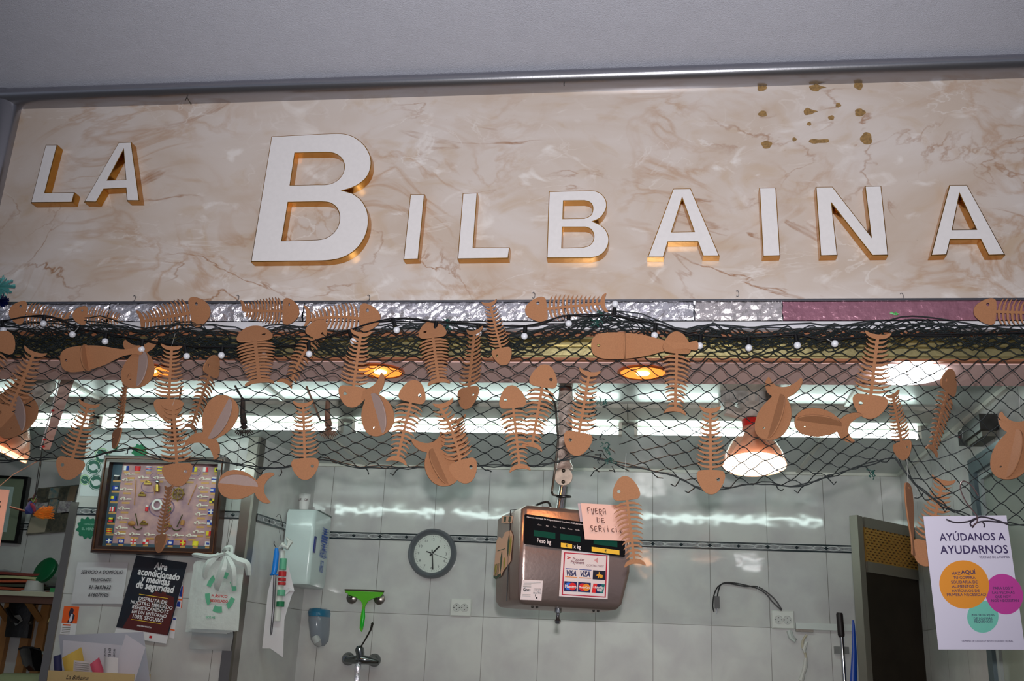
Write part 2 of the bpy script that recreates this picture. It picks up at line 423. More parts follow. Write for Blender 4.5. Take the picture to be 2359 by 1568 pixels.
# small cup hooks in the panel
for x in (437, 1300):
    p = pY(x, 236 if x == 437 else 203, 2.39)
    tag(link('panel_nail', MB().tube([p+V3((0, .01, 0)), p+V3((0, -.02, .004)), p+V3((.002, -.03, -.012))], .0014, 5), steel_dark), 'bent nail at the marbled panel top edge, '+('on the left above the large B' if x == 437 else 'right of the middle'), 'nail')
hk = [(312, 688), (550, 687), (851, 687), (1231, 681), (1700, 677), (2078, 683)]
nb = ['above the third fishbone from left', 'left of the fishbone under the large B', 'above the fishbone under the first letter I', 'above the fishbone under the small B', 'left of the pink cellophane', 'below the last letter A']
for (x, y), t in zip(hk, nb):
    p = pY(x, y, 2.392); q = [p+V3((.004*math.cos(a)-.002, -.004, .008*math.sin(a))) for a in [-2.2+4.4*i/8 for i in range(9)]]
    tag(link('cup_hook', MB().tube([p+V3((0, .01, .008))]+q[::-1], .0011, 5), chrome), 'tiny metal hook on the marbled panel '+t, 'hook', 'small hooks along the bottom of the marbled panel')
# ------------------------------------------------------------------ sign letters
def crop(pts, ox, oy, s): return [(ox+x/s, oy+y/s) for x, y in pts]
YF = 2.370
def sm(pts, idx, k=5):
    """smooth only the run of points between idx[0]..idx[1]"""
    a, b = idx; seg = catmull(pts[a:b+1], k, False); return pts[:a]+[tuple(p) for p in seg]+pts[b+1:]
LET = [
 ('L', 'tall thin white letter L with gold edges, first letter of the sign', 2.751, 0, 150, [[(290,505),(365,505),(286,808),(475,806),(457,870),(196,873)]]),
 ('A', 'white letter A with gold edges, second letter, right beside the first L', 2.751, 0, 150, [[(752,490),(833,488),(884,860),(805,860),(798,780),(658,787),(610,868),(533,868)],[(783,540),(797,725),(683,728)]]),
 ('B', 'largest white letter B with gold edges, twice as tall as the others', 2.751, 500, 150,
  [[*[(345,452),(740,432),(800,434),(870,455),(935,508),(972,575),(976,645),(950,710),(900,755),(850,780),(800,795)],*[(860,812),(915,855),(952,920),(960,1000),(942,1080),(890,1160),(810,1215),(720,1238),(620,1243)],(215,1247)],
   [(495,558),(690,554),(740,560),(785,588),(806,635),(795,690),(755,735),(700,755),(640,757),(465,760)],[(452,870),(660,867),(715,874),(757,905),(776,955),(768,1015),(735,1065),(680,1098),(600,1108),(412,1112)]]),
 ('I', 'narrow white letter I with gold edges, between the big B and the middle L', 2.751, 500, 150, [[(1225,818),(1317,818),(1276,1230),(1181,1233)]]),
 ('L', 'white letter L with gold edges, between the letters I and B in the middle', 2.751, 500, 150, [[(1557,812),(1651,808),(1625,1155),(1856,1155),(1847,1225),(1524,1230)]]),
 ('B', 'smaller white letter B with gold edges at the middle of the sign', 3.932, 1150, 350,
  [[*[(450,358),(820,348),(870,353),(925,378),(965,430),(976,490),(955,550),(915,600),(853,630)],*[(915,657),(965,703),(994,770),(990,840),(955,905),(900,945),(830,962)],(430,963)],
   [(585,445),(770,443),(815,455),(843,490),(843,540),(820,578),(770,600),(580,603)],[(575,683),(780,683),(825,700),(853,745),(850,800),(815,845),(750,863),(570,868)]]),
 ('A', 'white letter A with gold edges, between the small B and the second I', 3.932, 1150, 350, [[(1575,332),(1735,330),(1998,945),(1845,945),(1797,815),(1530,817),(1490,955),(1342,955)],[(1658,425),(1763,720),(1565,723)]]),
 ('I', 'narrow white letter I with gold edges, below the brown glue stains beside the N', 3.58, 1700, 350, [[(175,295),(315,293),(350,858),(205,862)]]),
 ('N', 'wide white letter N with gold edges, the only N on the sign', 3.58, 1700, 350, [[(640,288),(780,286),(1095,690),(1045,281),(1182,279),(1240,853),(1108,855),(775,432),(822,855),(680,858)]]),
 ('A', 'last white letter A with gold edges at the right end of the sign', 3.58, 1700, 350, [[(1743,272),(1890,271),(2205,850),(2065,853),(2000,722),(1752,724),(1722,850),(1590,855)],[(1828,352),(1963,637),(1770,640)]]),
]
for ch, lab, s, ox, oy, ols in LET:
    W_ = []
    for k, ol in enumerate(ols):
        if ch == 'B':
            if k == 0:
                n1 = 11 if s < 3 else 9
                ol = sm(ol[:], (n1, len(ol)-2), 4); ol = sm(ol, (1, n1-1), 4)
            else: ol = sm(ol[:], (1, len(ol)-2), 4)
        W_.append([pY(*p, YF) for p in crop(ol, ox, oy, s)])
    cx = sum(p.x for p in W_[0])/len(W_[0]); cz = min(p.z for p in W_[0])
    t = thing('sign_letter', lab, 'letter', (cx, 2.40, cz), 'gold-edged letters of the sign')
    ol2 = [[(p.x, p.z) for p in o] for o in W_]
    plate('letter_body', ol2, .029, (0, YF+.0145, 0), (1, 0, 0), (0, 0, 1), (0, -1, 0), gold, t, smooth=True, sharp=30)
    f = plate('letter_face', ol2, .0012, (0, YF-.0006, 0), (1, 0, 0), (0, 0, 1), (0, -1, 0), white_face, t, offset=-.0022)
# ------------------------------------------------------------------ foil band under the sign
foil = foil_mat()
pinkf = mat('pink_cellophane', c(170, 118, 136), .3, .35, bump=.5, bscale=45, var=.25, vscale=9)
def foil_strip(x0, x1, z0, z1, amp):
    nx = int((x1-x0)/.012); nz = 5; rnd = random.Random(int(x0*100))
    hh = [[rnd.uniform(-amp, amp) if 0 < j < nz else rnd.uniform(-amp, amp)*.4 for i in range(nx+1)] for j in range(nz+1)]
    vs = [(x0+(x1-x0)*i/nx+rnd.uniform(-.002, .002), 2.381-abs(hh[j][i]), z0+(z1-z0)*j/nz) for j in range(nz+1) for i in range(nx+1)]
    vs2 = [(a[0], 2.386, a[2]) for a in vs]; n1 = len(vs); fs = []
    for j in range(nz):
        for i in range(nx):
            a = j*(nx+1)+i; fs.append((a, a+1, a+nx+2, a+nx+1)); fs.append((n1+a, n1+a+nx+1, n1+a+nx+2, n1+a+1))
    return MB().add(vs+vs2, fs)
barX('trim_8', [(2.43, 2.4985), (2.386, 2.4985), (2.386, 2.449), (2.43, 2.449)], -3.2, 2.4, alu, False)
cuts = [-2.4, -1.42, -.88, -.2, .12]
labs = ['crumpled silver foil band left end, behind the first two cardboard fishbones', 'crumpled silver foil piece below the gap between LA and the big B', 'bright crumpled silver foil piece under the big B and first I', 'crumpled iridescent foil piece above the wide cardboard fish']
for i, l in enumerate(labs):
    tag(link('foil_band', foil_strip(cuts[i]+.002, cuts[i+1]-.002, 2.4495, 2.4975, .009), foil), l, 'foil band', 'foil pieces along the edge under the sign')
tag(link('foil_band', foil_strip(.122, .33, 2.4495, 2.4975, .004), mat('pale_gold_foil', c(220, 212, 214), .3, .7, bump=.6, bscale=40)), 'pale wrinkled foil piece just left of the pink cellophane', 'foil band', 'foil pieces along the edge under the sign')
tag(link('cellophane_band', foil_strip(.333, 1.6, 2.4495, 2.4975, .0022), pinkf), 'pink wrinkled cellophane band under the right end of the sign', 'cellophane band')
gm = MB()
p = pY(2058, 721, 2.372)
for a in range(6): gm.tube([p+V3((-.008+.003*a, 0, .003*math.sin(a*2))), p+V3((-.002+.003*a, -.001, -.003+.002*math.cos(a)))], .0016, 5)
tag(link('tape_scrap', gm, mat('bright_green', c(20, 170, 60), .4)), 'tiny bright green scrap stuck on the pink cellophane', 'scrap')

# ------------------------------------------------------------------ fluorescent tubes
housing = mat('tube_housing', c(160, 160, 150), .5, .1, spec=.5, bump=.03, bscale=10)
def tube_light(xa, xb, label):
    A, B = pZ(xa, 975+16*(xa/2130), 2.432).x, pZ(xb, 976+16*(xb/2130), 2.432).x
    t = thing('fluorescent_light', label, 'ceiling light', ((A+B)/2, 3.50, ZC), 'tube lights in a row on the inner ceiling')
    link('housing', MB().rings([[V3((x, y, z)) for y, z in ((3.37, 2.5), (3.37, 2.487), (3.44, 2.462), (3.56, 2.462), (3.60, 2.487), (3.60, 2.5))] for x in (A-.02, B+.02)]), housing, t)
    link('tube', MB().tube([(A+.012, 3.50, 2.437), (B-.012, 3.50, 2.437)], .0135, 14), tube_e, t, smooth=True)
    for x, d in ((A, 1), (B, -1)):
        link('end_holder', MB().box((min(x, x+d*.012), 3.483, 2.42), (max(x, x+d*.012), 3.517, 2.463)), mat('tube_holder', c(190, 190, 180), .5), t)
tube_light(-160, 212, 'fluorescent tube light farthest left on the inner ceiling, behind the netting')
tube_light(226, 782, 'fluorescent tube light above the framed knot board')
tube_light(806, 1432, 'fluorescent tube light over the wall clock, crossed by the scale pole')
tube_light(1461, 2134, 'fluorescent tube light at the right, behind the red lamp collar')
# ceiling joint strips
for i, x in enumerate((-1.98, -1.28, .66)):
    struct('trim_%d' % (9+i), MB().box((x-.008, 2.59, 2.494), (x+.008, YB, 2.5)), mat('ceiling_strip', c(206, 206, 196), .4))
struct('trim_12', MB().box((XL, YB-.012, 2.488), (XR, YB, 2.5)), mat('ceiling_strip', c(206, 206, 196), .4))
struct('trim_13', MB().box((XR-.014, 2.59, 2.486), (XR, YB-.012, 2.5)), mat('ceiling_strip', c(206, 206, 196), .4))
0 and struct('trim_17', MB().box((XL, 3.28, 2.492), (XR-.014, 3.31, 2.5)), mat('ceiling_strip', c(206, 206, 196), .4))
0 and struct('trim_18', MB().box((XL, 3.70, 2.493), (XR-.014, 3.715, 2.5)), mat('ceiling_strip', c(206, 206, 196), .4))

# ------------------------------------------------------------------ recessed amber downlights
for x, y, l in ((345, 850, 'amber recessed downlight in the soffit behind the hanging oval cardboard fish, leftmost of three'),
                (875, 852, 'amber recessed downlight in the soffit above the cardboard whale with raised tail'),
                (1481, 856, 'amber recessed downlight in the soffit under the long cardboard fish')):
    p = pZ(x, y, 2.346); p.y = 2.478; r = .058
    t = thing('downlight', ' '.join(l.split()[:15]), 'downlight', p, 'amber downlights in the soffit')
    M = Matrix.Translation(p)
    link('trim_ring', MB().lathe([(r, .001), (r+.006, 0), (r+.007, -.003), (r+.001, -.005), (r-.003, -.001), (r-.004, .0)], M, 32, caps=False), mat('brass_ring', c(220, 120, 60), .3, .8), t, smooth=True)
    link('glass', MB().lathe([(.0001, .0005), (r*.5, .0003), (r, -.0005), (r, -.0025), (r*.5, -.0016), (.0001, -.0015)], M, 32), amber, t, smooth=True)
    link('bulb', MB().ball(p+V3((0, 0, -.004)), .016, 14, 8, (1.1, 1.1, .35)), amber_hot, t, smooth=True)
    light('bulb_light', 'SPOT', p+V3((0, .0, -.03)), 4.5, (1, .38, .12), .03, aim=p+V3((0, .3, -1)), parent=t, spot=150, blend=.8)
# ------------------------------------------------------------------ hanging lamps with LED faces
glassm = mat('lamp_shade_plastic', c(226, 186, 160), .2, alpha=.42, spec=.6)
def led_face(t, M, r, e, dots=True):
    m = MB().lathe([(.0001, -.004), (r*.6, -.004), (r, 0), (r, .006), (.0001, .008)], M, 40)
    if dots:
        m.mi = 1
        for k, (rr, n, a0) in enumerate(((.35, 3, .2), (.72, 5, .6))):
            for i in range(n):
                a = a0+2*PI*i/n; q = M @ V3((r*rr*math.cos(a), r*rr*math.sin(a), -.0055)); m.ball(q, .0035, 6, 4, (1, 1, .4))
    link('lamp_face', m, [e, mat('dark_rivet', c(120, 110, 100), .5)], t, smooth=True)
p = pZ(2112, 845, 2.340); p.y = 2.478
t = thing('recessed_lamp', 'large round white LED lamp in the soffit at right, above the tail-up cardboard fish', 'lamp', p)
led_face(t, Matrix.Translation(p), .083, led_e)
def spike_ring(r, M):
    m = MB()
    R = []
    for z, k in ((.004, 1.0), (-.002, 1.02)): R.append([M @ V3((r*k*(1.03 if j % 2 else .98)*math.cos(2*PI*j/64), r*k*(1.03 if j % 2 else .98)*math.sin(2*PI*j/64), z)) for j in range(64)])
    return m.rings(R)
def hanging_lamp(c0, r, tilt, e, label, mount=None, color=(1, .7, .5), pw=6):
    t = thing('hanging_lamp', label, 'lamp', c0, 'hanging cone lamps inside the stall')
    M = Matrix.Translation(c0) @ tilt
    led_face(t, M, r, e)
    link('reflector_rim', spike_ring(r, M), e, t)
    link('shade', MB().lathe([(r*1.08, -.004), (r*1.0, .03), (r*.78, .068), (r*.5, .104), (r*.36, .124), (r*.34, .124), (r*.48, .102), (r*.76, .066), (r*.98, .03), (r*1.06, -.004)], M, 36, caps=False), glassm, t, smooth=True)
    link('inner_bulb', MB().lathe([(r*.9, .008), (r*.72, .04), (r*.42, .08), (r*.28, .108), (.0001, .112)], M, 32, caps=False), mat('led_bulb_body', c(226, 178, 150), .35), t, smooth=True)
    link('collar', MB().lathe([(r*.36, .12), (r*.37, .148), (r*.30, .152), (.0001, .152)], M, 24), mat('red_tape', c(190, 24, 20), .3, coat=.5), t, smooth=True)
    link('socket', MB().lathe([(r*.40, .152), (r*.48, .20), (r*.56, .245), (r*.46, .268), (.0001, .27)], M, 24), mat('grey_socket', c(168, 158, 150), .45), t, smooth=True)
    light('lamp_light', 'SPOT', M @ V3((0, 0, -.02)), pw, color, .07, aim=M @ V3((0, 0, -1)), parent=t, spot=150, blend=.6)
    return t, M
c0 = pY(1738, 1070, 3.2)
ra = V3((-.1, -.13, 0)); tl = Matrix.Rotation(math.radians(9), 4, V3((-1, 0, 0)))
t, M = hanging_lamp(c0, .092, tl, warm_e, 'cone lamp with red collar and glowing white face, hanging right of centre')
top = M @ V3((0, 0, .27))
link('mount_block', MB().box((top.x-.035, top.y-.03, min(top.z-.01, 2.46)), (top.x+.035, top.y+.03, 2.475)), mat('grey_socket', c(168, 158, 150), .45), t)
mb = MB().box((top.x-.10, top.y-.05, 2.462), (top.x+.09, top.y+.05, 2.5))
for i in range(14): mb.box((top.x-.097+i*.013, top.y-.054, 2.466), (top.x-.090+i*.013, top.y-.05, 2.495))
link('ceiling_box', mb, mat('grey_ribbed_box', c(150, 146, 142), .4), t)
link('clip_arm', MB().tube([(top.x-.07, top.y-.03, 2.462), (top.x-.075, top.y-.03, 2.44), (top.x-.02, top.y-.03, 2.42)], [.02, .022, .014], 8), mat('grey_socket', c(168, 158, 150), .45), t)
c1 = pY(-8, 1030, 3.0)
tl = Matrix.Rotation(math.radians(22), 4, V3((-.3, 1, 0)).normalized())
t, M = hanging_lamp(c1, .098, tl, warm_e2, 'tilted orange cone lamp cut off by the left edge of the photo', color=(1, .6, .35), pw=2.5)
top = M @ V3((0, 0, .27))
link('hanger', MB().tube([top, (top.x+.01, top.y, 2.5)], .006, 8), steel_dark, t)

# ------------------------------------------------------------------ fishing net
def prof(pts):
    def f(x):
        if x <= pts[0][0]: return pts[0][1]
        for (a, b), (c_, d) in zip(pts, pts[1:]):
            if x <= c_: return b+(d-b)*(x-a)/(c_-a)
        return pts[-1][1]
    return f
topf = prof([(-200,745),(0,745),(100,740),(240,736),(320,757),(420,742),(490,752),(570,768),(640,746),(700,750),(790,768),(900,750),(1010,738),(1080,750),(1180,764),(1300,742),(1400,716),(1480,732),(1560,762),(1640,742),(1720,757),(1850,750),(1960,745),(2120,733),(2260,750),(2359,750),(2600,752)])
hemf = prof([(-200,1070),(0,1064),(100,1058),(200,1058),(300,1030),(360,1056),(430,1060),(500,1062),(570,1078),(650,1080),(740,1058),(830,1078),(940,1078),(1100,1074),(1250,1074),(1345,1048),(1390,1064),(1430,1070),(1500,1086),(1560,1100),(1620,1130),(1680,1124),(1760,1112),(1830,1124),(1900,1102),(1980,1076),(2060,1052),(2100,1110),(2160,1160),(2230,1190),(2300,1204),(2359,1212),(2600,1212)])
YN = 2.342
nrng = random.Random(3)
def net_layer(mb, x0, x1, cw, topfn, botfn, rows, rad, y, jx=2.6, jy=1.8, warp=None, drop=0., hole=None, power=1.):
    n = int((x1-x0)/cw); P = {}
    for j in range(rows+1):
        for i in range(n+1):
            x = x0+(i+(j % 2)/2)*cw
            v = (j/rows)**power
            xx = x+nrng.uniform(-jx, jx)+6*math.sin(j*.7+x*.004)+4*math.sin(x*.021)
            yt, yb = topfn(xx), botfn(xx)
            yy = yt+(yb-yt)*v+nrng.uniform(-jy, jy)
            if warp: xx, yy = warp(xx, yy)
            P[i, j] = pY(xx, yy, y+nrng.uniform(-.006, .006)+.008*math.sin(x*.013+j*.5)), xx, yy
    for j in range(rows):
        for i in range(n+1):
            for d in ((0, -1) if j % 2 == 0 else (0, 1)):
                k = (i+d, j+1)
                if k not in P: continue
                if nrng.random() < drop: continue
                a, ax, ay = P[i, j]; b, bx, by = P[k]
                mx, my = (ax+bx)/2, (ay+by)/2
                if hole and hole(mx, my): continue
                sg_ = 1 if b.x > a.x else .4; m1 = a.lerp(b, .3)+V3((0, 0, .0022*sg_+nrng.uniform(-.0008, .0008))); m2 = a.lerp(b, .7)+V3((0, 0, -.0022*sg_+nrng.uniform(-.0008, .0008)))
                mb.tube([a, m1, m2, b], rad, 4, caps=False)
    for j in range(1, rows):
        for i in range(n+1):
            a, ax, ay = P[i, j]
            if hole and hole(ax, ay): continue
            mb.ball(a, rad*2.1, 5, 3, (1.3, 1, .8))
def hole(x, y): return (1368 < x < 1402 and 905 < y < 1075) or (1400 <= x < 1440 and 1010 < y < 1090)
def warp(x, y):
    # the right end is gathered towards one point near (2085, 1050)
    if x > 1950 and y > 900:
        k = min(1, (y-900)/150)*max(0, 1-abs(x-2085)/130)
        x = x+(2085-x)*k*.55
    return x, y
net = thing('fishing_net', 'dark green fishing net draped across the whole opening under the sign', 'net', pY(1180, 760, 2.35))
mb = MB()
brow = lambda x: topf(x)+86+8*math.sin(x*.01)
net_layer(mb, -140, 2620, 57, brow, hemf, 16, .00108, YN-.012, hole=hole, warp=warp)
net_layer(mb, -140, 2620, 54, topf, brow, 7, .00105, YN-.004, jx=6, jy=3)
link('hanging_mesh', mb, netm, net, recalc=False)
mb = MB()
for k in range(2):
    off = nrng.uniform(0, 40)
    net_layer(mb, -160+off, 2620, 50+8*k, (lambda x, k=k: topf(x)+3+5*k+6*math.sin(x*.011+k)), (lambda x, k=k: topf(x)+58-14*k+12*math.sin(x*.008+2*k)), 5-k, .00105, YN+.004+.006*k, jx=9, jy=4)
net_layer(mb, -160, 610, 40, lambda x: topf(x)+14, lambda x: 826, 8, .0013, YN+.018, jx=10, jy=4)
net_layer(mb, -160, 620, 37, lambda x: topf(x)+24, lambda x: 822, 7, .0013, YN+.010, jx=10, jy=4)
net_layer(mb, -160, 590, 30, lambda x: topf(x)+32, lambda x: 824, 8, .0015, YN+.022, jx=10, jy=4)
net_layer(mb, 1150, 2620, 44, lambda x: topf(x)+8, lambda x: topf(x)+44, 4, .0012, YN+.010, jx=10, jy=4)
net_layer(mb, 600, 1180, 44, lambda x: topf(x)+26, lambda x: 820, 6, .0012, YN+.012, jx=10, jy=4)
net_layer(mb, 1600, 2620, 42, lambda x: topf(x)+14, lambda x: 800, 6, .0013, YN+.012, jx=10, jy=4)
link('bunched_mesh', mb, netm, net, recalc=False)
mb = MB()   # gathered top and hem cords, loose ends
for k in range(4):
    pts = [pY(x, topf(x)+nrng.uniform(-2, 3)+5*k-3+5*math.sin(x*.02+k*1.7), YN-.006+.004*k) for x in range(-160, 2640, 26)]
    mb.tube(pts, .0014, 5)
for k in range(2):
    pts = [pY(x, hemf(x)+nrng.uniform(-3, 3)-3*k, YN-.012) for x in range(-160, 2640, 22) if not 1372 < x < 1404]
    mb.tube([p for p in pts], .0015, 5)
for x in (170, 300, 402, 455, 560, 585, 612, 650, 845, 920, 1075, 1110, 1400, 1420, 1500, 1568, 1605, 1790, 1850, 1905, 1990, 2130, 2165, 2255):
    y = hemf(x); q = [pY(x+nrng.uniform(-4, 4), y, YN-.012)]
    dx = nrng.choice((-1, 1))*nrng.uniform(4, 14)
    for s in (1, 2, 3): q.append(pY(x+dx*s/1.5+nrng.uniform(-3, 3), y+s*nrng.uniform(4, 9)*(1 if s < 3 else .6), YN-.013))
    mb.tube(q, .0013, 4)
for i in range(15):   # torn strands around the hole
    x, y = nrng.uniform(1366, 1412), nrng.uniform(905, 1085); q = [pY(x, y, YN-.012)]
    for s in range(3): x += nrng.uniform(-14, 14); y += nrng.uniform(-6, 14); q.append(pY(x, y, YN-.014))
    mb.tube(catmull([tuple(p) for p in q], 4, False), .0010, 4)
tealm = mat('teal_cord', c(16, 74, 66), .7)
mb.mi = 1
for cx, cy in ((1370, 738), (1383, 725), (1405, 1060), (1395, 1030), (1360, 920), (1030, 742), (1390, 925), (2010, 1090)):
    for i in range(7):
        x, y = cx+nrng.uniform(-9, 9), cy+nrng.uniform(-8, 8); q = [pY(x, y, YN-.013)]
        for s in range(3): x += nrng.uniform(-8, 8); y += nrng.uniform(-5, 9); q.append(pY(x, y, YN-.015))
        mb.tube(catmull([tuple(p) for p in q], 3, False), .0009, 4)
link('loose_cords', mb, [netm, tealm], net, recalc=False)

# ------------------------------------------------------------------ string of white bulbs
bl = [(8,760),(100,745),(167,770),(242,786),(326,804),(430,820),(510,818),(608,819),(712,815),(814,785),(914,760),(1000,770),(1102,767),(1208,774),(1310,745),(1417,700),(1508,772),(1612,796),(1725,801),(1837,795),(1923,791)]
ax = [(-3,-16),(2,-14),(10,-12),(2,-14),(2,-16),(-4,-18),(2,-14),(3,-14),(-1,-20),(-7,-19),(-7,-20),(4,-22),(0,-16),(2,-18),(0,-14),(-2,20),(2,-20),(2,-18),(0,-18),(-3,-18),(-14,-8)]
YL = 2.315
gl = thing('string_lights', 'black cable of small unlit white globe bulbs draped along the netting top', 'string lights', pY(1180, 760, YL))
cable = [pY(-60, 740, YL+.004)]; sock = mat('black_bulb_holder', c(14, 14, 16), .35)
bulbm = mat('white_globe', c(226, 228, 236), .18, coat=.5)
for (x, y), (dx, dy) in zip(bl, ax):
    b = pY(x, y, YL); s0 = pY(x+dx*.45, y+dy*.45, YL); s1 = pY(x+dx*1.35, y+dy*1.35, YL)
    h = link('bulb_holder', MB().tube([s0, s1], .0052, 10), sock, gl, smooth=True)
    link('bulb', MB().ball(b, .0085, 16, 10), bulbm, h, smooth=True)
    cable.append(s1)
cable.append(pY(2120, 770, YL+.01)); cable.append(pY(2460, 765, YL+.01))
cc = catmull([tuple(p) for p in cable], 7, False)
link('cable', MB().tube(cc, .0018, 6), black, gl)
link('cable', MB().tube([V3(p)+V3((0, .004, .0035*math.sin(i*.8))) for i, p in enumerate(cc)], .0016, 6), black, gl)
# ------------------------------------------------------------------ cardboard fish
UPZ = V3((0, 0, 1))
def axes(head, tail, rot):
    Vv = head-tail; Ln = Vv.length; Vv = Vv/Ln
    view = (CAM-(head+tail)/2).normalized()
    U = Vv.cross(view).normalized(); N = U.cross(Vv).normalized()
    q = Matrix.Rotation(math.radians(rot), 3, Vv)
    return Ln, Vv, q @ U, q @ N
HEAD = [(-.085,0),(-.145,.012),(-.17,.065),(-.14,.16),(-.075,.245),(0,.272),(.075,.245),(.14,.16),(.17,.065),(.145,.012),(.085,0),(0,-.002)]
TAIL = [(-.128,-.008),(-.115,.03),(-.075,.062),(0,.08),(.075,.062),(.115,.03),(.128,-.008),(.07,.016),(0,.024),(-.07,.016)]
THK = .0035
GS = 'flat cardboard fishbones hung along the netting'
def bone(hp, tp, label, Y=2.318, dy=0., rot=0., eye=1, wide=1., n=12, thread=0, bend=0.):
    h, t = pY(*hp, Y), pY(*tp, Y+dy)
    L, Vv, U, N = axes(h, t, rot)
    o = t
    top = thing('cardboard_fishbone', label, 'cardboard fish', (h+t)/2, GS)
    U2 = U*wide
    hb = .735*L
    hd = [tuple(p*L for p in q) for q in catmull(HEAD, 4)]
    ey = disc_pts(.088*eye*L, .105*L, .021*L, n=14)
    plate('head', [hd, ey], THK, o+Vv*hb, U2, Vv, N, card, top)
    sp = .016; y0, y1 = .06, .75; rt, lf = [], []
    for i in range(n):
        yb = .70-(.58)*i/(n-1)
        ln = (.185-.085*(i/(n-1))**1.3) * (.93 if i == 0 else 1)
        dr = .052-.01*i/n; th = .0135
        up = [(sp, yb+th), (sp+(ln-sp)*.45, yb+th-.008), (sp+(ln-sp)*.8, yb+.002-dr*.45), (ln, yb-dr)]
        lo = [(sp+(ln-sp)*.75, yb-th*.9-dr*.42), (sp+(ln-sp)*.4, yb-th*.6-.010), (sp, yb-th)]
        rt += [p for p in up+lo]
        lf.append([(-a, b) for a, b in up+lo])
    lft = []
    for g in lf[::-1]: lft += g[::-1]
    ol = [(sp, y1)]+rt+[(sp, y0), (-sp, y0)]+lft+[(-sp, y1)]
    if bend: ol = [(a+bend*(.5-b)**2, b) for a, b in ol]
    plate('rib_cage', [[(a*L, b*L) for a, b in ol]], THK*.92, o, U2, Vv, N, card, top)
    plate('tail', [[tuple(p*L) for p in catmull(TAIL, 3)]], THK, o, U2, Vv, N, card, top)
    if thread:
        a = h if h.z > t.z else t
        b = V3((a.x+.004, a.y, a.z+thread*.001))
        link('thread', MB().tube([a-V3((0, 0, .004)), b], .00035, 4), mat('nylon_thread', c(200, 200, 196), .3), top)
    return top
bone((22,716),(160,737),'small cardboard fishbone farthest left on the foil band, head at left', dy=.05, wide=1.25, eye=1, rot=10)
bone((168,724),(290,736),'second small cardboard fishbone on the foil band, its head lifted beside the first', dy=.07, wide=1.2, eye=1, rot=-20)
bone((483,713),(320,741),'cardboard fishbone lying on the foil band under the gap after LA, head right', dy=.05, wide=1.05, eye=-1)
bone((688,718),(555,714),'cardboard fishbone on the foil band below the left edge of the big B, head right', dy=.06, wide=1.05, eye=-1)
bone((875,732),(702,728),'cardboard fishbone on the foil band under the right side of the big B', dy=.03, wide=1.0, eye=-1, Y=2.322, bend=.25)
bone((745,738),(655,886),'leaning cardboard fishbone whose pointed head overlaps the foil band, tail low left', Y=2.312, dy=.03, eye=1, rot=35, bend=.4)
bone((584,752),(598,884),'broad cardboard fishbone over the dark bunched net, pale head tipped backwards', Y=2.33, dy=-.12, eye=1, wide=1.1)
bone((386,966),(396,794),'cardboard fishbone hanging head down in front of the first amber light, pale underside', Y=2.31, eye=-1, wide=1.05, thread=30)
bone((411,1119),(398,930),'cardboard fishbone hanging head down over the top of the framed knot board', Y=2.305, eye=-1, thread=18, wide=1.0)
bone((498,820),(438,990),'narrow sideways-turned cardboard fishbone beside the cardboard whale left of the knot board top', Y=2.312, rot=58, eye=-1, wide=1.15)
bone((704,1104),(698,924),'cardboard fishbone hanging head down above the white towel dispenser and paper cup', Y=2.306, eye=-1, wide=.98, thread=25)
bone((152,1103),(206,926),'cardboard fishbone hanging head down left of the recycling poster', Y=2.306, eye=1, thread=25)
bone((20,765),(-72,925),'cardboard fishbone mostly outside the left edge, only its head showing', Y=2.30, eye=-1)
bone((5,985),(82,806),'cardboard fishbone slanting down to the left edge beside the bulbs, tail up', Y=2.315, eye=1, wide=1.05)
bone((264,1032),(291,866),'pale edge-on cardboard fishbone above the recycling poster, seen nearly from the side', Y=2.31, rot=74, wide=1.05)
bone((808,937),(832,762),'cardboard fishbone hanging head down just left of the middle amber light', Y=2.312, eye=1, wide=1.05)
bone((993,741),(1011,884),'cardboard fishbone with a bulb in front of its head, right of the middle amber light', Y=2.322, dy=-.09, eye=-1, wide=.95)
bone((1075,941),(1094,757),'narrow turned cardboard fishbone hanging head down between two bulbs right of centre', Y=2.314, rot=50, eye=-1, wide=1.1)
bone((1163,840),(1127,693),'cardboard fishbone with tail over the foil band, its head tangled behind the net', Y=2.335, dy=-.07, eye=1, rot=20, wide=.95)
bone((1211,716),(1398,697),'straight cardboard fishbone on the foil band under the small B, head left', Y=2.318, eye=1, wide=.92, n=12)
bone((958,877),(913,1066),'cardboard fishbone hanging head up between the tail-up whale and the wall clock', Y=2.306, eye=1, wide=.95, thread=12)
bone((1177,889),(1198,1084),'cardboard fishbone hanging head up, left of the scale pole, lower of two crossing', Y=2.300, eye=-1, wide=.92, thread=15)
bone((1258,841),(1224,1034),'cardboard fishbone hanging head up against the scale pole, higher of two crossing', Y=2.312, eye=1, wide=.95)
bone((1325,1048),(1359,852),'cardboard fishbone hanging head down over the scale pole, orange light through its eye', Y=2.306, eye=1, wide=.95)
bone((1560,765),(1555,952),'cardboard fishbone hanging head up right of the third amber light, big tilted head', Y=2.304, eye=1, wide=1.0, rot=15)
bone((1638,1137),(1636,936),'cardboard fishbone hanging head down at the net hem, left of the red-collared lamp', Y=2.300, eye=-1, wide=.92, thread=16)
bone((2000,963),(2023,766),'cardboard fishbone hanging head down between the flat cardboard whale and white LED lamp', Y=2.304, eye=1, wide=1.08)
bone((2084,1058),(2056,904),'narrow dark cardboard fishbone hanging head down beside the end of the fluorescent tubes', Y=2.300, rot=48, eye=-1, wide=1.1)
bone((2194,853),(2146,1042),'narrow cardboard fishbone hanging head up below the white LED lamp, orange tail', Y=2.308, rot=62, eye=-1, wide=1.1)
bone((2244,716),(2436,722),'cardboard fishbone on the pink cellophane at the right edge, head left', Y=2.318, eye=1, wide=1.0)
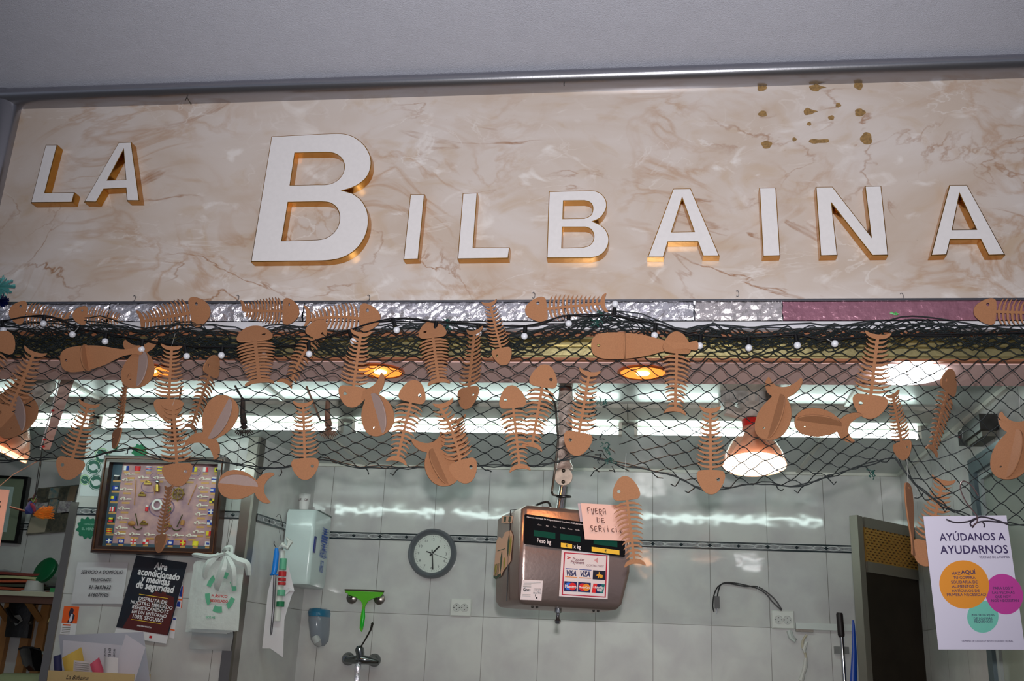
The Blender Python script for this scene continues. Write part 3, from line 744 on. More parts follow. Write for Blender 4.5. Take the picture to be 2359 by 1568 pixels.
bone((1438,1098),(1463,1303),'lowest cardboard fishbone, hanging head up in front of the scale and pink note', Y=2.296, eye=-1, wide=.92, thread=55)
bone((1078,1111),(1021,924),'long cardboard fishbone hanging head down behind the drooping whale, left of the scale', Y=2.312, eye=-1, wide=.95, bend=.3)
bone((1058,1100),(1056,962),'cardboard fishbone mostly hidden behind another, small tail above the drooping whale', Y=2.332, dy=.06, rot=35, eye=1)
bone((2128,1302),(2174,1101),'cardboard fishbone hanging head down, half hidden behind the white poster', Y=2.345, eye=-1, wide=.95, thread=30)
bone((366,1272),(390,1118),'small orange-brown cardboard fishbone hanging over the middle of the knot board', Y=2.300, rot=64, wide=1.05, eye=1)

GW = 'cardboard whale shapes hung along the netting'
WH = [(0,1),(.11,.975),(.2,.89),(.245,.75),(.24,.59),(.195,.45),(.13,.34),(.115,.30),(.19,.245),(.25,.14),(.265,.035),(.235,-.015),(.185,.05),(.09,.125),(0,.145)]
LG = [(0,1),(.085,.985),(.135,.92),(.15,.82),(.145,.66),(.115,.48),(.065,.32),(.04,.22),(.035,.1),(.05,0)]
card_pale = mat('pale_cardboard_back', c(170, 146, 138), .85, var=.08, vscale=420)
def whale(hp, tp, label, Y=2.31, dy=0., rot=0., wide=1., kind='whale', fin=1, finrot=30, thread=0, eye=1, fins=1., pale=0):
    h, t = pY(*hp, Y), pY(*tp, Y+dy)
    L, Vv, U, N = axes(h, t, rot)
    top = thing('cardboard_whale', label, 'cardboard fish', (h+t)/2, GW)
    base = WH if kind == 'whale' else LG
    ol = base+[(-a, b) for a, b in base[::-1] if a > 0]
    ol = catmull(ol, 4)
    ex = (.10*eye, .82) if kind == 'whale' else (.03*eye, .93)
    plate('body', [[(p.x*L, p.y*L) for p in ol], disc_pts(ex[0]*L, ex[1]*L, .016*L, n=12)], THK, t, U*wide, Vv, N, card, top)
    q = Matrix.Rotation(math.radians(-fin*finrot), 3, Vv); Uf, Nf = q @ U, q @ N
    if kind == 'whale':
        hl = [(.2*fin*fins*math.sin(a)*L, (.62-.36*math.cos(a))*L) for a in [PI*i/20 for i in range(21)]]
        plate('side_fin', [hl+[(0, .98*L), (0, .26*L)][::1]], THK, t, Uf, Vv, Nf, card_pale if pale else card, top)
    elif eye > .05:
        o2 = t+Vv*(.68*L)
        plate('cross_disc', [[(.16*L*math.cos(a), .13*L*math.sin(a)) for a in [2*PI*i/28 for i in range(28)]]], THK, o2, U*wide, N, Vv, card, top)
    if thread:
        a = h if h.z > t.z else t
        link('thread', MB().tube([a-V3((0, 0, .004)), a+V3((.003, 0, thread*.001))], .00035, 4), mat('nylon_thread', c(200, 200, 196), .3), top)
whale((1362,796),(1606,796),'large horizontal cardboard fish with a rounded snout over the third amber light', Y=2.300, kind='long', wide=.85, eye=.1)
whale((140,832),(326,806),'long horizontal cardboard fish hanging at the left below the dark bunched net', Y=2.312, kind='long', wide=1.0, eye=.1)
whale((314,893),(325,780),'egg-shaped cardboard whale with pale inside, covering the left amber light', pale=1, Y=2.29, dy=.05, fin=-1, rot=20, wide=1.05)
whale((52,996),(8,885),'cardboard whale with pale inner face at the left edge beside the orange cone lamp', pale=1, Y=2.30, dy=.06, fin=-1, rot=20, wide=1.2)
whale((530,914),(462,1042),'cardboard whale diving towards lower left above the right corner of the knot board', pale=1, Y=2.30, dy=.03, fin=1, rot=-15, wide=1.1)
whale((503,1112),(626,1124),'horizontal cardboard whale overlapping the right top corner of the knot board', pale=1, Y=2.296, fin=1, rot=15, wide=1.15, dy=.04, thread=30)
whale((882,1001),(846,876),'cardboard whale hanging nose down with raised tail, under the middle amber light', pale=1, Y=2.30, fin=-1, rot=18, wide=1.1, dy=.02)
whale((1034,1118),(984,1004),'drooping cardboard whale at the net hem, left of the weighing scale', Y=2.298, fin=1, rot=-25, wide=1.15, dy=.02)
whale((1768,1013),(1808,872),'cardboard whale hanging nose down, tail up, left of the horizontal whale', Y=2.296, fin=-1, rot=30, wide=1.08, dy=.02)
whale((1831,966),(1976,986),'horizontal cardboard whale in front of the right fluorescent tube, tail at right', Y=2.296, fin=1, rot=-25, wide=1.0, dy=.02, eye=-1)
whale((2318,1104),(2350,950),'orange-brown cardboard whale hanging nose down at the right edge above the poster', Y=2.29, fin=-1, rot=28, wide=1.05, dy=.02, thread=40)
whale((2091,1112),(2104,1277),'edge-on orange-brown cardboard fish hanging beside the top of the white poster', Y=2.294, kind='long', rot=76, wide=1.3, thread=60, eye=.02)
# ------------------------------------------------------------------ partition (tiled pier with steel corner guards)
PX0, PX1, PF = -2.35, -1.59, 3.95
struct('wall_partition', MB().rings([[V3((PX0, PF, z)), V3((PX1, PF, z)), V3((-1.515, YB, z)), V3((PX0, YB, z))] for z in (0, ZC)]), tileX)
struct('trim_14', MB().box((-2.370, PF-.008, 0), (-2.336, PF+.02, 2.21)), steel)
struct('trim_15', MB().rings([[V3((-1.632, PF-.006, z)), V3((-1.590, PF-.008, z)), V3((-1.583, PF+.0, z)), V3((-1.579, PF+.05, z)), V3((-1.60, PF+.05, z)), V3((-1.63, PF, z))] for z in (0, ZC-.001)]), steel)
# patterned tile border
bd = mat('border_dark', c(34, 44, 48), .15); bg = mat('border_grey', c(150, 152, 154), .12, var=.45, vscale=120); bw = mat('border_relief', c(206, 208, 208), .12)
def border(name, p0, p1, n, z0=2.157, z1=2.19, ph=0.):
    p0, p1 = V3(p0), V3(p1); d = p1-p0; L = d.length; d.normalize(); n = V3(n)
    P = lambda s, z, h: p0+d*s+V3((0, 0, z))+n*h
    mb = MB(); zc = (z0+z1)/2; hh = (z1-z0)/2
    def slab(s0, s1, a, b, h):
        mb.add([P(s0, a, 0), P(s1, a, 0), P(s1, b, 0), P(s0, b, 0), P(s0, a, h), P(s1, a, h), P(s1, b, h), P(s0, b, h)], ((0,1,2,3),(4,5,6,7),(0,1,5,4),(1,2,6,5),(2,3,7,6),(3,0,4,7)))
    mb.mi = 0; slab(0, L, z0, z1, .003)
    mb.mi = 1; slab(0, L, z0+.006, z1-.006, .004)
    def ring(s, rx, rz, h):
        pts = [P(s+rx*math.cos(a), zc+rz*math.sin(a), h) for a in [2*PI*i/20 for i in range(20)]]
        mb.tube(pts, .0016, 4, closed=True)
    def dia(s, r, h):
        if s < r or s > L-r: return
        mb.add([P(s-r*1.25, zc, h), P(s, zc-r, h), P(s+r*1.25, zc, h), P(s, zc+r, h), P(s, zc, h+.002)], ((0,1,4),(1,2,4),(2,3,4),(3,0,4)))
    s = ph
    while s < L+.1:
        mb.mi = 2
        for e in (-.028, .028):
            if .02 < s+e < L-.02: ring(s+e, .026, .009, .005)
        if .1 < s+.1218 < L-.08: ring(s+.1218, .075, .0085, .005)
        mb.mi = 0; dia(s, .008, .006); dia(s+.1218, .0075, .006)
        mb.mi = 1; dia(s-.028, .006, .006); dia(s+.028, .006, .006)
        s += .2437
    struct(name, mb, [bd, bg, bw], recalc=False)
k0 = .033-.2437*6
border('trim_20', (-1.515, YB, 0), (1.09, YB, 0), (0, -1, 0), ph=k0+1.515)
border('trim_21', (XL, YB, 0), (PX0, YB, 0), (0, -1, 0), ph=.1)
border('trim_22', (-2.336, PF, 0), (-1.632, PF, 0), (0, -1, 0), ph=(-2.336-.033)%-.2437+.2437)
border('trim_23', (-1.579, PF+.05, 0), (-1.517, YB-.02, 0), (1, -.12, 0), ph=.1)

# ------------------------------------------------------------------ papers and posters on the partition
PP = (0, PF-.001, 0)
fr = frp((200,1012),(560,1018),(183,1142), PP)
p = thing('recycling_poster', 'white poster with green round arrow emblems, behind the left side of the knot board', 'poster', fr(.5, 1))
link('sheet', MB().sheet(fr, .001, u1=.62), mat('poster_white', c(205, 212, 212), .45), p)
def px_on(fr, x, y, o=PP, n=(0, 1, 0)):   # pixel -> (a, b) of frame
    q = pP(x, y, o, V3(n))-fr.o; uu, vv, uv = fr.u.dot(fr.u), fr.v.dot(fr.v), fr.u.dot(fr.v); a, b = q.dot(fr.u), q.dot(fr.v)
    d = uu*vv-uv*uv; return ((a*vv-b*uv)/d, (b*uu-a*uv)/d)
def px_disc(fr, x, y, r, n=24, a0=0, a1=2*PI, **k): return [px_on(fr, x+r*math.cos(a0+(a1-a0)*i/n), y+r*math.sin(a0+(a1-a0)*i/n), **k) for i in range(n+(0 if a1-a0 > 6.2 else 1))]
dg = mat('dark_green_print', c(14, 92, 72), .5)
for x, y, r in ((216,1075,18),(222,1111,18),(236,1050,18),(196,1105,12)):
    decal('emblem_ring', px_disc(fr, x, y, r), fr, lgreen if r == 12 or y == 1050 else dg, p, .0012, holes=[px_disc(fr, x, y, r-1.6)])
    decal('emblem_arrow', px_disc(fr, x, y, r-3, 16, -2.6, .4)+px_disc(fr, x+1, y+2, r-9, 12, .4, -2.6), fr, dg, p, .0014)
    decal('emblem_arrow', px_disc(fr, x, y, r-3, 16, .7, 3.4)+px_disc(fr, x-1, y-2, r-8, 12, 3.4, .7), fr, dg, p, .0014)
for x, y, r in ((322, 1040, 17), (266, 1030, 6)):
    decal('emblem_leaf_disc', [px_on(fr, x+r*(1+.13*math.sin(9*a))*math.cos(a), y+r*(1+.13*math.sin(9*a))*math.sin(a)) for a in [2*PI*i/54 for i in range(54)]], fr, green, p, .0012)
fr = frp((182,1188),(222,1190),(178,1243), PP)
p = thing('round_sticker', 'green leafy round sticker on the tiles, half behind the knot board', 'sticker', fr(.5, .5))
link('sticker', map_mesh(weld(plate_mesh([[px_on(fr, 202+24*(1+.10*math.sin(11*a)+.04*math.sin(5*a))*math.cos(a), 1216+24*(1+.10*math.sin(11*a))*math.sin(a)) for a in [2*PI*i/80 for i in range(80)]]], .0)), fr(0, 0, .001), fr.u, fr.v, fr.n), mat('sticker_green', c(20, 108, 78), .5), p)
text('lettering', 'EL VERDE', fr, .62, .52, mat('sticker_pale', c(150, 200, 180), .5), p, width=.8, bold=.01)
text('lettering', 'COMPROMISO', fr, .66, .33, mat('sticker_pale', c(150, 200, 180), .5), p, width=.7)
# knot board
YK = 3.895
fo = frp((240,1048),(519,1053),(208,1272), (0, YK, 0))
kb = thing('knot_board', 'framed nautical display of white rope knots and signal flags in dark wood', 'framed display', fo(.5, 1))
U, Vh, n = fo.u.normalized(), fo.v.normalized(), fo.n
wu, wv = fo.u.length, fo.v.length; fw = .028
mb = MB()
for a0, b0, a1, b1 in ((0, 0, 1, fw/wv), (0, 1-fw/wv, 1, 1), (0, fw/wv, fw/wu, 1-fw/wv), (1-fw/wu, fw/wv, 1, 1-fw/wv)):
    q = [fo(a, b, h) for h in (-.053, 0) for a, b in ((a0, b0), (a1, b0), (a1, b1), (a0, b1))]
    mb.add(q, ((0,1,2,3),(4,5,6,7),(0,1,5,4),(1,2,6,5),(2,3,7,6),(3,0,4,7)))
link('frame', mb, darkwood, kb)
mb = MB()
lip = [fo(a, b, .003) for a, b in ((.02, .03), (.98, .03), (.98, .97), (.02, .97))]
mb.tube(lip, .004, 6, closed=True); link('frame_bead', mb, mat('brown_bead', c(96, 58, 36), .3), kb)
bk = fo.sub(fw/wu, fw/wv, 1-fw/wu, 1-fw/wv, -.035)
link('backing', MB().sheet(bk, .004), mat('antique_map_pink', c(196, 156, 150), .6, var=.32, vscale=22, dark=c(150, 118, 130), noise_detail=8), kb)
decal('map_border', rect(0, 0, .09, 1), bk, mat('map_blue', c(62, 84, 98), .6), kb, .0022)
decal('map_border', rect(.09, .955, 1, 1), bk, mat('map_blue', c(62, 84, 98), .6), kb, .0022)
inkp = mat('map_ink', c(118, 92, 122), .6)
for cx, cy, r in ((.37, .27, .085), (.40, .14, .04), (.62, .14, .04), (.77, .09, .05), (.5, .52, .12)):
    decal('map_rose', disc_pts(cx, cy, r, r*.95, 22), bk, inkp, kb, .0024, holes=[disc_pts(cx, cy, r*.9, r*.85, 22)])
FC = {'w': c(228, 228, 224), 'b': c(24, 60, 160), 'r': c(214, 30, 40), 'y': c(226, 212, 40), 'k': c(20, 20, 22), 'o': c(232, 130, 30)}
fm = {k: mat('flag_'+k, v, .5) for k, v in FC.items()}
def flag(cx, cy, base, parts, s=1.):
    f = bk.sub(cx-.026*s, cy-.027*s, cx+.026*s, cy+.027*s, .004)
    o = link('signal_flag', MB().sheet(f, .003, 6, 2, lambda a, b: .002*math.sin(a*7)), fm[base], kb)
    for col, r in parts:
        mb = MB().sheet(f, .0006, 6, 1, lambda a, b: .0024+.002*math.sin(a*7), r[0], r[2], r[1], r[3]); link('flag_field', mb, fm[col], o)
def tg(cx, cy, w_=.05):
    f = bk.sub(cx-w_/2, cy-.011, cx+w_/2, cy+.011, .0022)
    link('name_tag', MB().sheet(f, .002), tagm, kb)
half = lambda q: [(q, (.5, 0, 1, 1))]
sq = lambda q: [(q, (.28, .28, .72, .72))]
st = lambda q: [(q, (0, .36, 1, .64))]
cross = lambda q: [(q, (.4, 0, .6, 1)), (q, (0, .4, 1, .6))]
chk = lambda q: [(q, (0, 0, .5, .5)), (q, (.5, .5, 1, 1))]
topr = [('w', half('b')), ('r', []), ('w', [('b', (0, .12, 1, .3)), ('r', (0, .42, 1, .6)), ('b', (0, .7, 1, .88))]), ('y', st('b')), ('b', [('r', (0, .5, 1, 1))]), ('w', sq('r')), ('y', [('b', (0, 0, .5, 1))]), ('w', half('r')), ('y', sq('k'))]
for i, (b_, p_) in enumerate(topr): flag(.13+i*.105, .055, b_, p_); tg(.13+i*.105, .105, .045)
botr = [('b', cross('w')), ('b', [('w', (.2, .2, .8, .8)), ('r', (.32, .32, .68, .68))]), ('w', cross('r')), ('r', chk('w')), ('w', [('b', (.3, .2, .8, .8))]), ('b', sq('w')), ('r', cross('y')), ('y', []), ('w', sq('b'))]
for i, (b_, p_) in enumerate(botr): flag(.06+i*.112, .93, b_, p_); tg(.06+i*.112, .972, .045)
lefr = [('k', [('w', (0, 0, 1, .3))]), ('b', [('w', (.5, .3, 1, .7))]), ('b', [('y', (0, 0, .5, .6))]), ('r', [('w', (.1, 0, .3, 1)), ('w', (.5, 0, .7, 1))]), ('k', [('y', (.2, 0, .9, .4)), ('r', (.2, .6, .9, 1))]), ('y', [('r', (0, .1, 1, .35)), ('r', (0, .6, 1, .85))])]
rigr = [('w', st('b')), ('b', [('w', (0, .3, .5, .7))]), ('y', chk('k')), ('b', cross('w')), ('w', chk('b')), ('y', half('r'))]
for i, (b_, p_) in enumerate(lefr): flag(.05, .17+i*.128, b_, p_); tg(.055, .215+i*.128, .07)
for i, (b_, p_) in enumerate(rigr): flag(.955, .17+i*.128, b_, p_); tg(.955, .215+i*.128, .05)
kr = random.Random(5)
def knot(cx, cy, s=1., vert=0.):
    pts = []
    for i in range(26):
        a = i/25; x = -.055+.11*a; 
        k = math.sin(PI*min(1, max(0, (a-.0)/.62)))
        pts.append((x+.012*math.sin(a*19+kr.random()), .016*math.sin(a*15)*k, .005+.004*math.cos(a*15)))
    cv, sv = math.cos(vert), math.sin(vert)
    P = [bk(cx+s*(x*cv-y*sv), cy+s*(x*sv+y*cv)*wu/wv, h) for x, y, h in pts]
    link('rope_knot', MB().tube(P, .0034*s, 6), rope, kb, smooth=True); tg(cx+.01, cy+.045, .07)
for i in range(6): knot(.155, .20+i*.115, .9)
for i in range(7): knot(.86, .17+i*.105, .9)
for x in (.17, .30, .44, .58, .72): knot(x, .165 if x > .2 else .13, .8)
for x in (.15, .28, .42, .56, .68, .80): knot(x, .845, .85)
gold2 = mat('small_brass_part', c(170, 140, 70), .3, .8)
def orn(name, mb, m=gold2): return link(name, mb, m, kb, smooth=True)
o = bk(.64, .355, .008); mb = MB(); R = .022
mb.tube([o+U*(R*math.cos(a))+Vh*(R*math.sin(a)) for a in [2*PI*i/24 for i in range(24)]], .0025, 6, closed=True)
for k in range(4):
    a = k*PI/4; d = U*math.cos(a)+Vh*math.sin(a); mb.tube([o-d*R*1.45, o+d*R*1.45], .0016, 5)
orn('ships_wheel', mb)
o = bk(.46, .49, .008); orn('lifebuoy', MB().tube([o+U*(.019*math.cos(a))+Vh*(.019*math.sin(a)) for a in [2*PI*i/24 for i in range(24)]], .005, 8, closed=True), fm['w'])
for a, b, d1, d2 in ((.27, .60, .03, .05), (.70, .60, -.03, .05)):
    q = bk(a, b, .006); e = q+U*d1*.6+Vh*d2; mb = MB().tube([q, e], .0022, 6)
    mb.tube([e+U*(.02*math.cos(t))-Vh*(.014*math.sin(t)) for t in [-.3-2.6*i/8 for i in range(9)]], .0022, 6); orn('anchor', mb, mat('dark_bronze', c(92, 92, 60), .4, .7))
for a, b, m1 in ((.37, .57, fm['r']), (.58, .57, mat('lantern_green', c(20, 130, 60), .4))):
    mb = MB().lathe([(.0001, 0), (.006, .0), (.006, .016), (.003, .02), (.0001, .024)], Matrix.Translation(bk(a, b, .008)), 12); o_ = orn('lantern', mb, m1)
    link('lantern_cap', MB().ball(bk(a, b-.055, .008), .005, 10, 6), fm['w'], o_, smooth=True)
orn('bell', MB().lathe([(.0001, -.004), (.010, -.002), (.009, .026), (.0001, .028)], Matrix.Translation(bk(.45, .33, .010)) @ Matrix.Rotation(-.15, 4, 'Y'), 14))
orn('bell_cap', MB().ball(bk(.44, .215, .010), .009, 12, 8), chrome)
for a, b in ((.35, .22), (.31, .36), (.66, .20), (.36, .70), (.58, .72)):
    mb = MB().box((-.016, -.004, -.004), (.016, .004, .004), Matrix.Translation(bk(a, b+.02, .006))); mb.tube([bk(a-.02, b, .008), bk(a, b-.01, .012), bk(a+.02, b, .008)], .004, 6); orn('brass_fitting', mb)
orn('block', MB().ball(bk(.25, .72, .008), .012, 12, 8, (1.4, .6, .9)), mat('varnished_block', c(176, 124, 64), .35))
orn('barrel', MB().lathe([(.0001, 0), (.007, 0), (.009, .01), (.007, .02), (.0001, .02)], Matrix.Translation(bk(.71, .725, .008)), 12), mat('varnished_block', c(176, 124, 64), .35))
for a, b, x2, y2 in ((.235, .20, .25, .50), (.80, .23, .74, .48), (.40, .26, .43, .38), (.53, .30, .55, .40)):
    orn('boat_hook', MB().tube([bk(a, b, .006), bk(x2, y2, .006)], .0018, 6), mat('varnished_block', c(176, 124, 64), .35))

# home delivery notice
fr = frp((180,1295),(296,1295),(165,1390), (0, PF-.004, 0))
p = thing('delivery_notice', 'plain white paper notice with home delivery phone numbers, left of the dark poster', 'notice', fr(.5, 1))
wr = lambda a, b: .0022+.0012*math.sin(a*5+b*3)+.001*math.sin(b*9)
link('sheet', MB().sheet(fr, .0005, 14, 12, wr), mat('notice_paper', c(196, 194, 198), .6), p)
for s_, y, w_ in (('SERVICIO A DOMICILIO', .235, .83), ('TELEFONOS', .42, .40), ('91-3693632', .60, .43), ('616079705', .78, .40)):
    text('lettering', s_, fr, .52, y, ink, p, width=w_, h=.0052, shear=.2, bold=.012, asp=1.1)
# orange card with printed list
fr = frp((148,1395),(183,1397),(138,1460), (0, PF-.002, 0))
p = thing('bullfight_card', 'small orange and white card with a dark figure, beside the left steel strip', 'card', fr(.5, 1))
link('sheet', MB().sheet(fr, .0006), paper, p)
decal('print', rect(0, 0, 1, .6), fr, orange, p, .0007)
decal('figure', [(.45,.08),(.55,.05),(.68,.12),(.66,.25),(.8,.32),(.7,.58),(.35,.58),(.48,.4),(.36,.28)], fr, mat('print_dark', c(46, 40, 60), .5), p, .0011)
decal('figure', [(.55,.28),(.66,.28),(.66,.5),(.52,.58),(.46,.5)], fr, mat('print_pale', c(206, 210, 226), .5), p, .0014)
decal('print', rect(.1, .64, .6, .69), fr, orange, p, .0009)
for i in range(4): decal('print', rect(.1, .75+i*.06, .62, .772+i*.06), fr, mat('print_grey', c(120, 120, 110), .6), p, .0009)
# dark poster about air conditioning
fr = frp((315,1279),(433,1296),(264,1465), (0, PF-.006, 0))
fr2 = frp((315,1279),(433,1296),(262,1462), (0, PF-.006, 0)); 
A, B, C_, D = [pP(x, y, (0, PF-.006, 0), V3((0, 1, 0))) for x, y in ((315,1279),(433,1296),(263,1463),(385,1492))]
fr = FR(A, B-A, C_-A)
p = thing('air_conditioning_poster', 'black poster with white lettering and a red building, taped aslant on the tiles', 'poster', fr(.5, 1))
darkp = mat('poster_black', c(30, 26, 34), .3, var=.5, vscale=14, dark=c(20, 32, 44))
link('sheet', MB().sheet(fr, .0006, 6, 8, lambda a, b: .002*math.sin(a*3)+.001), paper, p)
hb = .0035
decal('print', rect(0, 0, 1, .9), fr, darkp, p, hb)
decal('building', [(.12,.9),(.2,.72),(.22,.60),(.38,.48),(.48,.46),(.56,.40),(.66,.42),(.72,.34),(.76,.42),(.92,.44),(.98,.6),(.98,.9)], fr, mat('poster_red', c(88, 30, 26), .35), p, hb+.0004)
decal('building', [(.55,.64),(.58,.5),(.82,.5),(.84,.64)], fr, mat('poster_facade', c(112, 92, 84), .4), p, hb+.0007)
for k in range(4): decal('building', rect(.595+k*.06, .525, .62+k*.06, .62), fr, darkp, p, hb+.001)
decal('building', [(.735,.1),(.742,.1),(.745,.34),(.73,.34)], fr, darkp, p, hb+.0007)
wt = mat('poster_white_ink', c(232, 230, 232), .5)
for s_, x, y, w_ in (('Aire', .53, .09, .24), ('acondicionado', .53, .185, .80), ('y medidas', .50, .265, .55), ('de seguridad', .52, .345, .72)):
    text('lettering', s_, fr, x, y, wt, p, width=w_, h=hb+.0022, bold=.028, asp=1.25)
for y in (.462, .775): decal('rule', rect(.26 if y < .5 else .24, y, .82, y+.007), fr, yellow, p, hb+.0012)
for i, (s_, w_) in enumerate((('DISFRUTA DE', .55), ('NUESTRO MERCADO', .80), ('REFRESCÁNDOTE', .70), ('EN UN ENTORNO', .66), ('100% SEGURO', .58))):
    text('lettering', s_, fr, .55, .515+i*.055, wt, p, width=w_, h=hb+.0022, bold=.018)
text('lettering', 'ANTÓN MARTÍN', fr, .52, .84, wt, p, width=.27, h=hb+.0022, bold=.03)
decal('logo', rect(.44, .945, .55, .965), fr, mat('logo_blue', c(70, 150, 220), .5), p, hb); decal('logo', rect(.66, .935, .71, .965), fr, red, p, hb)
# small cards peeping out behind the dark poster
for (a, b, c_), lab, m1 in ((((404,1345),(424,1348),(398,1398)), 'blue and orange card peeping out behind the dark poster, upper of two', blue), (((396,1418),(407,1420),(390,1468)), 'white card with orange stripe peeping out behind the dark poster, lower of two', paper)):
    f = frp(a, b, c_, PP); p = thing('small_card', lab, 'card', f(.5, 1)); link('sheet', MB().sheet(f, .0006), paper, p)
    decal('print', rect(0, .05, .9, .5) if m1 is blue else rect(0, .08, .9, .16), f, blue, p, .0008); decal('print', rect(.0, .6, .95, .66), f, orange, p, .0008)
    if m1 is blue: decal('print', rect(0, .72, .8, .95), f, blue, p, .0008); decal('print', rect(.93, 0, 1, 1), f, orange, p, .001)

# bundle of plastic carrier bags on a wire hook
bagm = mat('white_plastic_film', c(206, 214, 210), .35, bump=.25, bscale=45, trans=.0)
bt = thing('carrier_bag_bundle', 'bundle of white recycled plastic carrier bags hanging on a wire beside the knot board', 'carrier bags', pY(512, 1300, 3.90))
f = FR(pY(462,1296,3.90), pY(566,1300,3.90)-pY(462,1296,3.90), pY(440,1494,3.90)-pY(462,1296,3.90))
for k in range(5):
    ff = FR(f(-.05*k, .01*k-.03, -.006*k+.012), f.u*(1-.02*k), f.v*(.80+.0*k))
    link('bag', MB().sheet(ff, .0008, 18, 16, lambda a, b, k=k: .006*math.sin(a*8+k)*(1-b)*1.2+.003*math.sin(b*7+a*4+k)+.006*(1-abs(a-.5)*2)), bagm, bt, smooth=True)
ff = FR(f(-.10, .66, -.03), f.u*.9, f.v*.34)
link('bag', MB().sheet(ff, .0008, 14, 8, lambda a, b: .01*math.sin(a*6)*(b)+.006*math.sin(b*9)), mat('clear_film', c(200, 206, 206), .3, alpha=.5), bt, smooth=True)
pg = mat('bag_green_print', c(96, 176, 140), .5)
def fsurf(a, b): return .006*math.sin(a*8)*(1-b)*1.2+.003*math.sin(b*7+a*4)+.006*(1-abs(a-.5)*2)
F0 = FR(f(0, -.03, .012), f.u, f.v*.8)
for a0 in range(6):
    t0 = a0*PI/3+.3; pts = []
    for s_ in range(9): t = t0+s_*.08; pts.append((.56+.34*math.cos(t), .46+.30*math.sin(t)))
    for s_ in range(8, -1, -1): t = t0+s_*.08; pts.append((.56+.24*math.cos(t), .46+.21*math.sin(t)))
    decal('print', pts, F0, pg, bt, .0085)
text('lettering', 'PLÁSTICO', F0, .55, .52, red, bt, width=.34, h=.012, bold=.03)
text('lettering', 'RECICLADO', F0, .55, .59, red, bt, width=.38, h=.011, bold=.03)
text('lettering', 'ECO AS', F0, .40, .83, pg, bt, width=.2, h=.011, bold=.03)
# knotted handles
hm = MB()
def ribbon(pts, wd):
    pts = catmull(pts, 5, False); R = [pY(x, y, 3.885-.0 - d) for x, y, d in [(p.x, p.y, p.z) for p in pts]]
    mb = MB(); L_ = []
    for i, q in enumerate(R):
        t = (R[min(i+1, len(R)-1)]-R[max(i-1, 0)]).normalized(); s_ = t.cross(V3((0, 1, 0))).normalized()
        w_ = wd*(.6+.4*math.sin(PI*i/(len(R)-1)))
        L_.append([q+s_*w_+V3((0, .002, 0)), q+V3((0, -.006, 0)), q-s_*w_+V3((0, .002, 0)), q+V3((0, .004, 0))])
    return mb.rings(L_)
for pts, wd in (([(515,1275,.02),(485,1282,.03),(455,1278,.01),(443,1277,.0)], .010), ([(520,1272,.02),(545,1290,.03),(568,1300,.02),(572,1325,.0)], .016), ([(520,1280,.03),(512,1310,.04),(500,1345,.02),(498,1358,.0)], .016), ([(522,1282,.03),(535,1310,.04),(538,1350,.02)], .014), ([(505,1275,.02),(478,1300,.03),(470,1330,.01)], .014), ([(512,1268,.0),(520,1262,.02),(532,1262,.0),(530,1285,.02)], .010)):
    link('bag_handle', ribbon(pts, wd), bagm, bt, smooth=True)
link('hanging_wire', MB().tube([pY(530,1195,3.93), pY(536,1198,3.925), pY(528,1235,3.915), pY(521,1268,3.89), pY(526,1275,3.885)], .0014, 5), steel_dark, bt)

# letter holder with papers
f = frp((112,1543),(310,1552),(100,1640), (0, 3.80, 0))
lh = thing('letter_holder', 'cream letter holder with stall name in script, full of papers, below the dark poster', 'letter holder', f(.5, 1))
crm = mat('cream_card', c(206, 180, 128), .55, var=.06, vscale=10)
link('front_panel', MB().sheet(f, .004), crm, lh)
f_ = FR(f(0, 0, -.13), f.u, f.v); link('back_panel', MB().sheet(f_, .004), crm, lh)
link('base', MB().rings([[f(0, .97, 0), f(1, .97, 0), f(1, .97, -.13), f(0, .97, -.13)], [f(0, 1, 0), f(1, 1, 0), f(1, 1, -.13), f(0, 1, -.13)]]), crm, lh)
text('lettering', 'La Bilbaína', f, .35, .14, ink, lh, width=.26, h=.003, shear=.35, bold=.0)
def sheet_in(tl, tr, bl, dep, m, name, lab, cat='paper', curl=0.):
    ff = frp(tl, tr, bl, (0, 3.80+dep, 0)); o = thing(name, lab, cat, ff(.5, 1))
    link('sheet', MB().sheet(ff, .0006, 10, 6, lambda a, b: curl*math.sin(a*PI)+.002*math.sin(a*6)), m, o, smooth=True); return o, ff
sheet_in((135,1463),(330,1455),(150,1600), .10, mat('grey_envelope', c(176, 176, 190), .5), 'envelope', 'large grey-white sheets curling at the back of the letter holder', 'envelope', .012)
o, ff = sheet_in((146,1474),(285,1486),(138,1600), .07, mat('letter_paper', c(204, 200, 212), .5), 'letter', 'white printed letter standing in the middle of the letter holder')
for i, s_ in enumerate(('SECRET', 'EN EL', 'GRACIAS')): text('lettering', s_, ff, .86-.075*i, .16, ink, o, width=.13, h=.004, bold=.02, rot=-PI/2)
sheet_in((143,1515),(187,1490),(160,1600), .05, mat('yellow_note', c(214, 178, 84), .6), 'note', 'yellow folded note leaning in the letter holder')
o, ff = sheet_in((170,1520),(210,1524),(166,1600), .03, mat('receipt_paper', c(206, 196, 200), .6), 'receipt', 'small lined receipt in front of the yellow note')
for i in range(6): decal('print', rect(.1, .06+i*.06, .9, .075+i*.06), ff, mat('print_grey', c(120, 120, 110), .6), o, .003)
sheet_in((207,1530),(228,1513),(226,1585), .028, mat('pink_note', c(206, 84, 112), .6), 'note', 'magenta pink note standing in the letter holder')
sheet_in((240,1511),(272,1515),(236,1600), .02, mat('white_slip', c(212, 208, 214), .6), 'slip', 'curled white paper slip right of the pink note', 'paper', .012)
sheet_in((290,1460),(335,1490),(258,1560), .035, mat('folded_paper', c(208, 202, 214), .5), 'leaflet', 'pale folded leaflet sticking out at the right of the letter holder')
